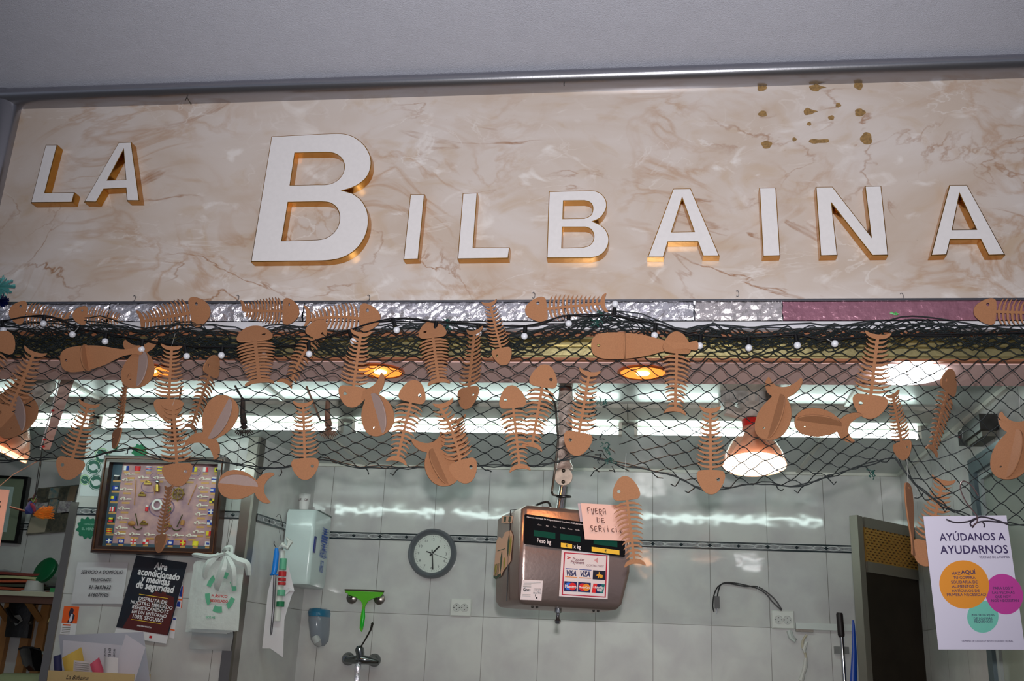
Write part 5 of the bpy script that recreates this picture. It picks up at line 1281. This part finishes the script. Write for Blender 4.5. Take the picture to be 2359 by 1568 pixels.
# mixer tap
o = wp_(833, 1519, .07); tp = thing('mixer_tap', 'chrome wall mixer tap with long curved lever, below the green squeegee', 'tap', o)
for x, y in ((803, 1517), (863, 1520)):
    oo = wp_(x, y); M = Matrix.Translation(oo) @ Matrix.Rotation(PI/2, 4, 'X')
    link('rosette', MB().lathe([(.028, 0), (.027, .012), (.018, .022), (.012, .03), (.012, .05), (.0001, .05)], M, 24), mat('chrome_dim', c(130, 134, 134), .18, 1.0), tp, smooth=True)
ch2 = mat('chrome_dim', c(130, 134, 134), .18, 1.0)
link('body', MB().tube([wp_(798,1520,.045), wp_(815,1519,.07), wp_(833,1518,.08), wp_(852,1521,.07), wp_(869,1524,.045)], [.013, .017, .02, .016, .012], 16), ch2, tp, smooth=True)
link('cartridge', MB().tube([wp_(830,1522,.08), wp_(830,1505,.085), wp_(828,1494,.085), wp_(827,1487,.085)], [.016, .018, .020, .010], 16), ch2, tp, smooth=True)
link('lever', MB().tube([wp_(831,1490,.09), wp_(843,1470,.10), wp_(854,1450,.11), wp_(858,1436,.11), wp_(857,1434,.112)], [.003, .0035, .004, .006, .006], 8), mat('dark_lever', c(70, 66, 62), .3, .8), tp, smooth=True)
link('foil_wrapped_spout', MB().tube([wp_(826,1528,.08), wp_(824,1536,.09), wp_(823,1550,.09), wp_(822,1575,.09)], [.012, .016, .012, .013], 12), foil, tp, smooth=True)
# wall duct, taped cord, light switch block
dc = thing('cable_duct', 'white plastic cable duct running right from the double socket to the door', 'cable duct', wp_(1900, 1450))
a, b = wp_(1832, 1434), wp_(1975, 1440)
link('duct', MB().box((a.x, YW-.02, a.z-.026), (b.x, YW, a.z)), mat('duct_white', c(196, 202, 198), .35), dc)
link('end_cap', MB().tube([wp_(1818,1452,.01), wp_(1822,1466,.012), wp_(1832,1475,.012), wp_(1834,1470,.012)], [.012, .012, .01, .004], 8), mat('duct_white', c(196, 202, 198), .35), dc, smooth=True)
link('broken_end', MB().box((a.x, YW-.018, a.z-.036), (a.x+.07, YW-.002, a.z-.026)), mat('duct_inside', c(150, 140, 132), .7, bump=.5, bscale=80), dc)
tc = thing('taped_cord', 'old cream cord wrapped in tape hanging down from the cable duct', 'cord', wp_(1852, 1520))
link('cord', MB().tube(catmull([tuple(wp_(x, y, .015)) for x, y in ((1858,1462),(1850,1475),(1849,1490),(1855,1505),(1857,1520),(1852,1540),(1847,1575))], 5, False), .005, 8), mat('old_cord', c(186, 178, 156), .5), tc, smooth=True)
link('tape_wrap', MB().tube([wp_(1858,1478,.016), wp_(1852,1495,.016), wp_(1854,1503,.016)], [.006, .009, .004], 8), mat('tape_white', c(206, 206, 200), .35, bump=.4, bscale=70), tc, smooth=True)
link('tape_wrap', MB().tube([wp_(1856,1515,.016), wp_(1855,1535,.016), wp_(1850,1552,.016), wp_(1845,1568,.016)], [.006, .010, .008, .012], 8), mat('tape_white', c(206, 206, 200), .35, bump=.4, bscale=70), tc, smooth=True)
# broom handle and blue strip
bh = thing('broom_handle', 'steel broom handle with black grip held in a wall clip beside the door', 'broom handle', wp_(1940, 1500, .04))
link('grip', MB().tube([wp_(1934,1411,.04), wp_(1934,1415,.04), wp_(1938,1462,.04), wp_(1939,1467,.04)], [.012, .014, .014, .011], 12), mat('grip_black', c(30, 20, 22), .5), bh, smooth=True)
link('tube', MB().tube([wp_(1939,1466,.04), wp_(1947,1590,.04)], .0085, 12), chrome, bh, smooth=True)
link('clip', MB().box((-.028, -.008, -.014), (.028, .02, .014), Matrix.Translation(wp_(1939, 1497, .022))), mat('clip_grey', c(120, 122, 120), .3, .3), bh)
bs = pY(1965, 1430, 4.44)
tag(link('blue_broom', MB().tube([pY(1965,1428,4.44), pY(1966,1440,4.44), pY(1968,1500,4.44), pY(1966,1590,4.44)], [.004, .006, .010, .016], 8, flat=.4), mat('blue_plastic', c(20, 70, 170), .35), smooth=True), 'narrow blue plastic tool standing between the broom handle and the door', 'tool')

# ------------------------------------------------------------------ cold room door, standing open
D0 = pZ(1960, 1187, 2.30); 
D1d = V3((.94, 1, 0)).normalized()
D0 = pY(1972, 1187, 4.05); D1 = D0+V3((.30, .30, 0)); 
dd = (D1-D0).normalized(); dn = V3((dd.y, -dd.x, 0))
if dn.dot(CAM-D0) < 0: dn = -dn
ld = (D1-D0).length
def dpt(s, z, h=0): return V3((D0.x, D0.y, 0))+dd*s+V3((0, 0, z))+dn*h
dt = D0.z
door = tag(thing('door_1', None, None, V3((D0.x, D0.y, 0))), kind='structure')
del_keys = [k for k in ('label', 'category') if k in door.keys()]
for k in del_keys: del door[k]
dk_st = mat('door_steel_dark', c(74, 64, 54), .38, .9, var=.3, vscale=6)
dfr = mat('door_frame_steel', c(150, 144, 134), .34, .8)
link('door_leaf', MB().add([dpt(s, z, h) for h in (-.02, 0) for s, z in ((.03, 0), (ld, 0), (ld, dt-.03), (.03, dt-.03))], ((0,1,2,3),(4,5,6,7),(0,1,5,4),(1,2,6,5),(2,3,7,6),(3,0,4,7))), dk_st, door)
mb = MB()
def dbox(s0, s1, z0, z1, h0, h1): mb.add([dpt(s, z, h) for h in (h0, h1) for s, z in ((s0, z0), (s1, z0), (s1, z1), (s0, z1))], ((0,1,2,3),(4,5,6,7),(0,1,5,4),(1,2,6,5),(2,3,7,6),(3,0,4,7)))
dbox(-.012, .0, 0, dt, -.022, .012); dbox(0, .035, 0, dt, -.022, .004); dbox(.045, ld, dt-.04, dt, -.022, .006); dbox(.045, ld, dt-.21, dt-.17, 0, .008)
link('door_frame', mb, dfr, door)
mb = MB()   # slotted ventilation grille
rows = 12; gz0, gz1 = dt-.17, dt-.04
for r_ in range(rows):
    z0_ = gz0+(gz1-gz0)*r_/rows; hh_ = (gz1-gz0)/rows
    dbox(.045, ld, z0_, z0_+hh_*.5, .0, .005)
    n_ = 13; off = (r_ % 2)*.5
    for i in range(n_+1):
        s0 = .045+(ld-.045)*(i-off)/n_
        dbox(max(.045, s0), min(ld, max(.046, s0+.008)), z0_+hh_*.5, z0_+hh_, .0, .005)
link('ventilation_grille', mb, mat('grille_brass', c(206, 160, 84), .32, .8), door)

# ------------------------------------------------------------------ right wall: window, black box
def rw(x, y, d=0.): return pX(x, y, XR-d)
wz1, wz0 = rw(2250, 1062).z, 1.45; wy1 = rw(2250, 1062).y; wy0 = wy1-.75
win = tag(thing('window_1', None, None, (XR, (wy0+wy1)/2, wz0)), kind='structure')
for k in ('label', 'category'):
    if k in win.keys(): del win[k]
mb = MB()
for y0, y1, z0, z1 in ((wy1-.05, wy1, wz0, wz1), (wy0, wy0+.05, wz0, wz1), (wy0+.05, wy1-.05, wz1-.05, wz1), (wy0+.05, wy1-.05, wz0, wz0+.05)): mb.box((XR-.03, y0, z0), (XR, y1, z1))
link('window_frame', mb, mat('window_blue_grey', c(84, 100, 106), .4, .3), win)
mb = MB()
for y0, y1, z0, z1 in ((wy1-.075, wy1-.05, wz0+.05, wz1-.05), (wy0+.05, wy0+.075, wz0+.05, wz1-.05), (wy0+.075, wy1-.075, wz1-.075, wz1-.05)): mb.box((XR-.018, y0, z0), (XR-.001, y1, z1))
link('window_bead', mb, mat('window_pale', c(150, 160, 160), .4), win)
link('window_glass', MB().box((XR-.008, wy0+.05, wz0+.05), (XR-.004, wy1-.05, wz1-.05)), mat('window_glass_grey', c(150, 160, 150), .12, alpha=.75, spec=.7), win)
o = rw(2262, 996); bb = thing('black_box', 'dark box with a small white label mounted high on the right wall under the ceiling', 'alarm box', o)
mbm = mat('dark_box_plastic', c(44, 44, 42), .4)
link('body', MB().box((-.055, -.16, -.028), (.0, .02, .022), Matrix.Translation((XR, o.y, o.z))), mbm, bb)
link('base', MB().box((-.045, -.14, -.045), (.0, .01, -.028), Matrix.Translation((XR, o.y, o.z))), mat('box_grey', c(96, 96, 86), .5), bb)
link('front_module', MB().box((-.05, .02, -.026), (-.0, .085, .020), Matrix.Translation((XR, o.y, o.z))), black, bb)
link('label', MB().box((-.052, .026, -.012), (-.05, .034, .014), Matrix.Translation((XR, o.y, o.z))), paper, bb)
link('indicator', MB().ball((XR-.051, o.y+.07, o.z), .003, 8, 5), red, bb)

# ------------------------------------------------------------------ white poster hanging from the net by a wire
YP = 2.27
A, B, C_ = pY(2127,1189,YP), pY(2322,1187,YP), pY(2166,1496,YP)
D_ = pY(2362,1496,YP)
fr = FR(A, (B-A+D_-C_)/2, (C_-A+D_-B)/2); fr.n = V3((0, -1, 0))
hp_ = thing('campaign_poster', 'white poster with orange, pink and teal circles hanging from the net at right', 'poster', fr(.5, 1))
link('sheet', MB().sheet(fr, .0005, 10, 12, lambda a, b: .0), mat('poster_lilac_white', c(214, 208, 226), .6), hp_)
def PD(x, y): return px_on(fr, x, y, A, V3((0, 1, 0)))
pi_ = mat('poster_ink', c(52, 36, 86), .6)
def dpx(cx, cy, rx, ry, rot, m, h):
    decal('print_circle', [PD(cx+rx*math.cos(t)*math.cos(rot)-ry*math.sin(t)*math.sin(rot), cy+rx*math.cos(t)*math.sin(rot)+ry*math.sin(t)*math.cos(rot)) for t in [2*PI*i/48 for i in range(48)]], fr, m, hp_, h)
dpx(2221, 1346, 58, 55, .5, mat('circle_orange', c(226, 142, 26), .6), .0006)
dpx(2313, 1368, 42, 48, -.5, mat('circle_magenta', c(190, 52, 148), .6), .0005)
dpx(2264, 1420, 36, 37, .2, mat('circle_teal', c(110, 192, 172), .6), .0004)
def ptext(s_, x, y, w_px, b=.008, **k):
    a, b_ = PD(x, y); text('lettering', s_, fr, a, b_, pi_, hp_, width=w_px/196., h=.0014, bold=b, **k)
ptext('AYÚDANOS A', 2239, 1236, 153, .014, asp=1.1); ptext('AYUDARNOS', 2243, 1265, 157, .014, asp=1.1); ptext('VECINAS DE LAVAPIÉS', 2290, 1283, 70, .01)
ptext('HAZ', 2202, 1320, 20); ptext('AQUÍ', 2230, 1317, 33, .02)
for s_, x, y, w_ in (('TU COMPRA', 2221, 1330, 51), ('SOLIDARIA DE', 2221, 1340, 61), ('ALIMENTOS O', 2223, 1350, 61), ('ARTÍCULOS DE', 2224, 1360, 64), ('PRIMERA NECESIDAD', 2226, 1369, 90),
                     ('PARA LOS Y', 2310, 1354, 46), ('LAS VECINAS', 2311, 1364, 51), ('QUE HOY', 2310, 1374, 36), ('NOS NECESITAN', 2315, 1383, 62),
                     ('¡NO TE OLVIDES', 2264, 1416, 52), ('DE LOS MÁS', 2264, 1424, 42), ('PEQUEÑOS!', 2265, 1431, 40), ('CAMPAÑA DE CUIDADOS Y APOYO SOLIDARIO VECINAL', 2274, 1476, 116)):
    ptext(s_, x, y, w_, .01)
wire = [(2254,1142,.02),(2238,1118,.02),(2222,1108,.01),(2214,1112,.0),(2213,1128,-.01),(2225,1155,-.01),(2243,1178,-.01),(2251,1190,-.012),(2250,1203,-.012),(2240,1212,-.008)]
link('wire_hook', MB().tube(catmull([tuple(pY(x, y, YP+d+.0)) for x, y, d in wire], 5, False), .0014, 6), mat('copper_wire', c(150, 120, 120), .3, .8), hp_, smooth=True)
mb = MB()
for q in ([(2180,1196),(2200,1203),(2230,1201),(2260,1190),(2300,1199),(2322,1208)],[(2240,1215),(2250,1204),(2275,1200),(2322,1205)],[(2238,1212),(2236,1203),(2254,1192)],[(2262,1200),(2268,1208),(2267,1214)]):
    mb.tube(catmull([tuple(pY(x, y, YP-.008)) for x, y in q], 4, False), .0017, 5)
tag(link('loose_net_cord', mb, mat('loose_cord_purple', c(44, 34, 48), .7)), 'dark frayed net cord ends lying over the top of the white poster', 'cord')

# ------------------------------------------------------------------ left side: pictures, shelf and hanging things
def lw(x, y, d=.0): return pY(x, y, YB-d)
f = FR(lw(-90,1080,.03), lw(66,1098,.03)-lw(-90,1080,.03), lw(-110,1250,.03)-lw(-90,1080,.03)); f.n = V3((0, -1, 0))
f = FR(lw(-90,1090,.03), lw(66,1098,.03)-lw(-90,1090,.03), lw(41,1252,.03)-lw(66,1098,.03)); f.n = V3((0, -1, 0))
pf = thing('framed_certificate', 'black framed certificate with green mount, cut off by the left edge', 'framed picture', f(.5, 1))
mb = MB()
def fbar(a0, b0, a1, b1):
    q = [f(a, b, h) for h in (-.025, .004) for a, b in ((a0, b0), (a1, b0), (a1, b1), (a0, b1))]
    mb.add(q, ((0,1,2,3),(4,5,6,7),(0,1,5,4),(1,2,6,5),(2,3,7,6),(3,0,4,7)))
fbar(0, 0, 1, .04); fbar(0, .96, 1, 1); fbar(0, .04, .03, .96); fbar(.95, .04, 1, .96)
link('frame', mb, blackgloss, pf)
link('mount', MB().sheet(f.sub(.03, .04, .95, .96, -.01), .002), mat('mount_green_grey', c(122, 134, 112), .4), pf)
link('print', MB().sheet(f.sub(.2, .16, .80, .84, -.007), .002), mat('certificate_paper', c(176, 196, 190), .35), pf)
# collage print
A, B, C_ = lw(88,1124,.012), lw(182,1116,.012), lw(60,1232,.012)
f = FR(A, B-A, C_-A); f.n = V3((0, -1, 0))
cl = thing('photo_collage', 'collage print of small market photos fixed aslant on the tiles at left', 'picture', f(.5, 1))
link('sheet', MB().sheet(f, .004), mat('collage_base', c(126, 122, 108), .35, var=.6, vscale=28, dark=c(60, 58, 52), noise_detail=8), cl)
cr_ = random.Random(11); cols = [c(96, 90, 74), c(150, 140, 120), c(60, 62, 58), c(130, 110, 90), c(190, 190, 186), c(70, 110, 120), c(110, 96, 110), c(170, 160, 140)]
for i, (a0, b0, a1, b1) in enumerate(((.02,.02,.3,.3),(.32,.02,.55,.25),(.57,.03,.78,.3),(.8,.02,.98,.35),(.05,.33,.35,.6),(.38,.28,.6,.55),(.63,.33,.95,.6),(.02,.63,.45,.97),(.47,.58,.98,.97))):
    decal('photo', rect(a0, b0, a1, b1), f, mat('collage_photo_%d' % i, cols[i % 8], .3, var=.7, vscale=60+i*5, dark=cols[(i*3+2) % 8], noise_detail=8), cl, .0026)
# pink acrylic sheet in front, cut by the edge
A, B, C_ = pY(-40,1124,3.2), pY(22,1128,3.2), pY(-60,1255,3.2)
f = FR(A, B-A, C_-A); f.n = V3((0, -1, 0))
ps = thing('price_sign', 'pale pink translucent sign cut off by the left edge, in front of the framed certificate', 'sign', f(.5, 1))
link('sheet', MB().sheet(FR(f(0, 0), f.u, pY(-1,1262,3.2)-pY(22,1128,3.2)), .003), mat('acrylic_pink', c(216, 176, 168), .3), ps)
text('lettering', 'S', f, .72, .27, ink, ps, height=.13, h=.003)
link('hanging_cord', MB().tube([pY(30,1093,3.2), pY(93,1058,3.2)], .0022, 5), mat('twine', c(190, 150, 130), .7), ps)
link('hanging_cord', MB().tube([f(.5, 0), pY(30,1093,3.2)], .0016, 5), mat('twine', c(190, 150, 130), .7), ps)
# hanging price rail strip
A, B, C_ = pY(143,882,3.1), pY(176,882,3.1), pY(92,1030,3.1)
mb = MB().rings([[pY(114+x+ (130-114)*0, y, 3.1+h) for x, h in ((-19+w0, 0), (-19+w1, 0), (-19+w1, .004), (-19+w0, .004))] for y, w0, w1 in ((870, 46, 78), (960, 22, 46), (1035, 2, 20))])
rl = thing('hanging_rail', 'pale pinkish plastic strip with red marks hanging from the ceiling at left', 'strip', pY(125, 950, 3.1))
link('strip', mb, mat('strip_pink', c(206, 176, 168), .35), rl)
link('edge_bead', MB().tube([pY(137,875,3.098), pY(93,1035,3.098)], .0022, 6), paper, rl)
for x, y in ((122, 945), (103, 1012), (100, 1028)): link('red_mark', MB().ball(pY(x, y, 3.095), .004, 8, 5, (1.6, .3, 1)), red, rl)
# witch ornament
wo = thing('witch_ornament', 'small flying witch ornament on an orange broom hanging on a dark cord at left', 'ornament', pY(80, 1165, 3.05))
Yw = 3.05
link('cord', MB().tube([pY(98,1032,Yw), pY(88,1085,Yw), pY(80,1145,Yw)], .0012, 5), black, wo)
link('cord', MB().tube([pY(96,1040,Yw), pY(92,1090,Yw), pY(82,1145,Yw)], .0010, 5), black, wo)
link('broom_stick', MB().tube([pY(23,1167,Yw), pY(90,1186,Yw)], .0032, 8), mat('stick_brown', c(96, 44, 30), .5), wo, smooth=True)
br_ = MB(); rb = random.Random(4)
for i in range(70):
    e = (rb.uniform(100, 126), rb.uniform(1163, 1196)); br_.tube([pY(78, 1184+rb.uniform(-2, 2), Yw), pY((78+e[0])/2+2, (1184+e[1])/2+rb.uniform(-4, 4), Yw+rb.uniform(-.01, .01)), pY(*e, Yw+rb.uniform(-.015, .015))], [.002, .0022, .0008], 4)
link('broom_bristles', br_, mat('bristle_orange', c(236, 140, 40), .7), wo)
link('dress', MB().tube([pY(73,1155,Yw), pY(72,1166,Yw), pY(68,1176,Yw), pY(60,1178,Yw)], [.008, .014, .017, .008], 12), mat('dress_blue', c(46, 60, 130), .7), wo, smooth=True)
link('shawl', MB().tube([pY(72,1160,Yw-.01), pY(78,1168,Yw-.012), pY(80,1178,Yw-.01)], [.005, .006, .004], 8), mat('shawl_purple', c(130, 40, 70), .7), wo, smooth=True)
link('head', MB().ball(pY(79,1152,Yw), .009, 14, 10), mat('ornament_skin', c(120, 84, 66), .6), wo, smooth=True)
link('hair', MB().ball(pY(70,1152,Yw), .008, 12, 8), mat('hair_dark', c(44, 26, 26), .8), wo, smooth=True)
link('hat', MB().lathe([(.014, 0), (.008, .002), (.004, .012), (.0005, .022)], Matrix.Translation(pY(79,1148,Yw)), 14), mat('hat_dark', c(40, 26, 34), .7), wo, smooth=True)
link('ribbon', MB().tube([pY(72,1148,Yw-.011), pY(76,1157,Yw-.012), pY(82,1146,Yw-.01)], .001, 5), mat('ribbon_green', c(120, 200, 90), .5), wo)
# shelf with things
sa, sb = lw(-80, 1366, .22), lw(146, 1366, .22); zs = sa.z; zsh = lw(60, 1362, .24).z
ss = thing('wall_shelf', 'cream wall shelf on wooden brackets at the left, behind the pier', 'shelf', ((sa.x+sb.x)/2, 4.4, zsh))
link('board', MB().box((-3.55, 4.24, zsh-.02), (PX0-.01, 4.5, zsh)), mat('shelf_cream', c(186, 184, 160), .4), ss)
for x in (8, 60, 95):
    p = lw(x, 1450, .03); 
    link('bracket', MB().box((p.x-.02, 4.47, zsh-.42), (p.x+.02, 4.5, zsh-.02)), wood, ss)
    if x != 60: continue
for x0_, x1_ in ((58, 85), (-20, 10)):
    a, b = pY(x0_, 1376, 4.30), pY(x1_+6, 1425, 4.46)
    link('brace', MB().tube([a, b], .018, 4), wood, ss)
link('front_rail', MB().box((-3.55, 4.25, zsh-.05), (PX0-.2, 4.27, zsh-.02)), mat('rail_brown', c(92, 60, 48), .5), ss)
def stk(i, x0_, x1_, z0, th, col, lab, y0=4.26):
    a, b = lw(x0_, 1350, .24).x, lw(x1_, 1350, .24).x
    fn_ = lambda s, t: 0
    mb = MB(); n_ = 10
    R = []
    for k in range(n_+1):
        x = a+(b-a)*k/n_; w_ = .0022*math.sin(k*.5+i*1.7)
        R.append([V3((x, y0, z0+w_)), V3((x, 4.46, z0+w_)), V3((x, 4.46, z0+th+w_)), V3((x, y0, z0+th+w_))])
    mb.rings(R); return tag(link('folder', mb, mat('folder_%d' % (i % 5), col, .6)), lab, 'folder', 'folders stacked on the shelf')
z = zsh+.005
fc_ = [(c(150, 66, 40), 'dark orange folder, lowest of the stack on the shelf'), (c(60, 66, 50), 'dark green folder, second from the bottom of the shelf stack'), (c(176, 82, 50), 'orange-red folder in the middle of the shelf stack'), (c(176, 178, 130), 'pale green folder, second from the top of the shelf stack'), (c(120, 46, 36), 'dark red folder on top of the shelf stack')]
for i, (cl_, lb) in enumerate(fc_): stk(i, -60, 66+3*i, z, .011, cl_, lb, 4.27+.004*i); z += .0165
def clear_sleeve(): pass
tag(link('plastic_sleeve', MB().rings([[V3((x, y, z+.004+.006*math.sin(x*12))) for x, y in ((lw(-60,1340).x, 4.28), (lw(70,1340).x, 4.28), (lw(70,1340).x, 4.46), (lw(-60,1340).x, 4.46))], [V3((x, y, z+.010+.006*math.sin(x*12))) for x, y in ((lw(-60,1340).x, 4.28), (lw(70,1340).x, 4.28), (lw(70,1340).x, 4.46), (lw(-60,1340).x, 4.46))]]), mat('sleeve_clear', c(190, 196, 196), .15, alpha=.45)), 'clear plastic sleeves lying on the folder stack on the shelf', 'sleeve')
o = pY(103, 1312, 4.30)
jr = thing('plastic_tub', 'clear plastic tub with dark green lid tipped on its side on the shelf', 'tub', o)
axd = V3((.25, .9, -.35)).normalized(); M = Matrix.Translation(o) @ axd.to_track_quat('Z', 'Y').to_matrix().to_4x4()
link('lid', MB().lathe([(.0001, -.008), (.050, -.008), (.058, -.003), (.058, .012), (.054, .012), (.0001, .004)], M, 32), mat('lid_green', c(6, 92, 52), .3), jr, smooth=True, sharp=35)
link('tub_body', MB().lathe([(.052, .010), (.050, .05), (.046, .10), (.0001, .10)], M, 32, caps=False), mat('tub_clear', c(170, 186, 180), .25, alpha=.5), jr, smooth=True)
o = pY(78, 1360, 4.30); o.z = zsh+.0005
wc = thing('white_bowl', 'small white upturned bowl with rim on the shelf beside the folders', 'bowl', o)
link('bowl', MB().lathe([(.0001, 0), (.052, 0), (.052, .004), (.042, .007), (.036, .046), (.034, .048), (.0001, .046)], Matrix.Translation(o), 30), mat('bowl_white', c(190, 190, 186), .4), wc, smooth=True, sharp=35)
a = pY(128, 1352, 4.30)
tag(link('green_box', MB().box((-.03, -.03, 0), (.06, .05, .022), Matrix.Translation((a.x, 4.34, zsh+.001))), mat('green_card', c(60, 150, 90), .5)), 'small green box at the right end of the shelf', 'box')
tag(link('black_tray', MB().box((-.035, -.035, 0), (.065, .055, .006), Matrix.Translation((a.x, 4.34, zsh+.024))), black), 'black tray lying on the small green box on the shelf', 'tray')
# clutter under the shelf
f = FR(pY(28,1375,4.40), pY(80,1378,4.40)-pY(28,1375,4.40), pY(15,1466,4.40)-pY(28,1375,4.40)); f.n = V3((0, -1, 0))
bgt = thing('black_bag', 'black bag with a small white label hanging under the shelf', 'bag', f(.5, 1))
link('bag_body', MB().sheet(f, .03, 8, 8, lambda a, b: .012*math.sin(a*PI)), mat('bag_black', c(16, 16, 18), .5, bump=.3, bscale=40), bgt, smooth=True)
decal('label', [(.22,.48),(.62,.44),(.78,.58),(.50,.72)], f, mat('label_grey', c(130, 132, 128), .5), bgt, .030)
link('strap', MB().tube([pY(16,1401,4.36), pY(28,1425,4.35), pY(42,1432,4.35)], [.008, .012, .008], 8), black, bgt, smooth=True)
link('buckle', MB().ball(pY(70,1434,4.36), .010, 10, 6), steel_dark, bgt)
cdm = thing('thin_cable', 'thin dark cable looping down from the shelf beside the steel strip', 'cable', lw(95, 1440, .02))
link('cord', MB().tube(catmull([tuple(lw(x, y, .02)) for x, y in ((100,1376),(102,1395),(94,1420),(89,1445),(92,1460),(104,1464),(122,1458),(135,1455))], 5, False), .002, 6), black, cdm)
f = frp((131,1370),(140,1370),(108,1432), (0, 4.2, 0))
tag(link('cardboard_strip', MB().rings([[pY(x, y, 4.2+h) for x, h in ((a0, 0), (a1, 0), (a1, .012), (a0, .012))] for y, a0, a1 in ((1369,131,141),(1400,124,136),(1433,109,127))]), mat('cream_board', c(186, 166, 110), .6)), 'curved cream board strip hanging beside the left steel strip', 'board strip')
bx = thing('flared_container', 'black flared container leaning below the shelf beside the steel strip', 'container', pY(70, 1515, 4.3))
link('body', MB().rings([[pY(x, y, 4.25+d) for x, d in ((xa, 0), ((xa+xb)/2, -.05), (xb, 0), (xb, .06), ((xa+xb)/2, .1), (xa, .06))] for y, xa, xb in ((1492, 44, 92), (1500, 45, 96), (1530, 52, 98), (1545, 66, 98))]), blackgloss, bx, smooth=True)
link('rim', MB().tube([pY(x, y, 4.22) for x, y in ((43,1494),(55,1490),(75,1491),(93,1497))], .004, 6), black, bx)
tag(link('brown_box', MB().box((-.07, -.05, -.07), (.10, .06, -.012), Matrix.Translation(pY(75, 1545, 4.32))), mat('brown_carton', c(128, 72, 40), .6)), 'brown box at the bottom left beneath the black flared container', 'box')
tag(link('paper_stack', MB().rings([[pY(x, y+dy_, 4.28) + V3((0, d, 0)) for x, y, d in ((57,1504,0),(122,1502,0),(122,1500,.08),(85,1497,.08))] for dy_ in (4, 0)]), mat('pale_papers', c(178, 184, 180), .6)), 'few pale papers lying beside the steel strip below the shelf', 'papers')
A, B = pY(8, 1562, 4.10), pY(112, 1562, 4.10); rr2 = .05
cyl = [A+V3((-.02, .03, -.03)), B+V3((.01, .03, -.03))]
tag(link('paper_roll', MB().tube(cyl, rr2, 24), mat('roll_green_grey', c(160, 168, 130), .3), smooth=True), 'pale green horizontal roll at the bottom left corner', 'roll')
# tinsel at the left edge
tn = thing('tinsel', 'turquoise and dark blue tinsel tufts at the left edge below the letter L', 'tinsel', pY(0, 670, 2.35))
tr_ = random.Random(9)
for nme, cx, cy, m_, n_, ln in (('teal_tuft', -4, 660, mat('tinsel_teal', c(110, 190, 186), .35, .3), 90, 40), ('blue_tuft', -2, 692, mat('tinsel_blue', c(14, 26, 96), .35, .3), 110, 24)):
    mb = MB()
    for i in range(n_):
        a_ = tr_.uniform(0, 2*PI); l_ = ln*tr_.uniform(.55, 1.0); o = pY(cx, cy, 2.35); e = pY(cx+l_*math.cos(a_), cy+l_*.7*math.sin(a_), 2.35+tr_.uniform(-.05, .02))
        t_ = (e-o).cross(V3((0, 1, 0))).normalized()*.0022; mb.add([o-t_*.4, o+t_*.4, e+t_, e-t_], ((0,1,2,3),))
    link(nme, mb, m_, tn, recalc=False)
# hanging whisk-like skimmers
wk = mat('skimmer_wood', c(130, 96, 78), .5); wkd = mat('skimmer_metal', c(84, 72, 68), .4, .6)
def skimmer(p0, p1, c_, Y, lab, m1, pale=0):
    t = thing('hanging_skimmer', lab, 'utensil', pY(*c_, Y), 'utensils hanging from the inner ceiling')
    link('cord', MB().tube([pY(*p0, Y), pY(*p1, Y)], .0035, 6), m1, t)
    link('handle', MB().tube([pY(c_[0]-2, c_[1]-62, Y), pY(c_[0]-3, c_[1]-30, Y), pY(c_[0], c_[1]-4, Y)], [.007, .009, .012], 8), m1, t, smooth=True)
    mb = MB()
    for i in range(11):
        a_ = -.85+1.7*i/10; mb.tube([pY(c_[0], c_[1]-6, Y), pY(c_[0]+27*math.sin(a_), c_[1]+30*math.cos(a_)-4, Y+.01*math.cos(i))], [.0012, .0018], 5)
    mb.tube([pY(c_[0]+20*math.sin(a_), c_[1]+20*math.cos(a_)-4, Y) for a_ in [-.9+1.8*i/10 for i in range(11)]], .0018, 5)
    link('fan_tines', mb, m1, t)
skimmer((541,888),(562,925),(562,980), 3.0, 'dark fan-shaped wire utensil hanging right of the tail-left whale', wkd)
skimmer((706,890),(738,968),(757,985), 3.0, 'pinkish fan-shaped utensil on a slanted stick in front of the fluorescent tube', wk)
skimmer((418,890),(410,940),(402,1000), 3.05, 'pale feathery fan utensil hanging behind the fishbones over the knot board', wk)
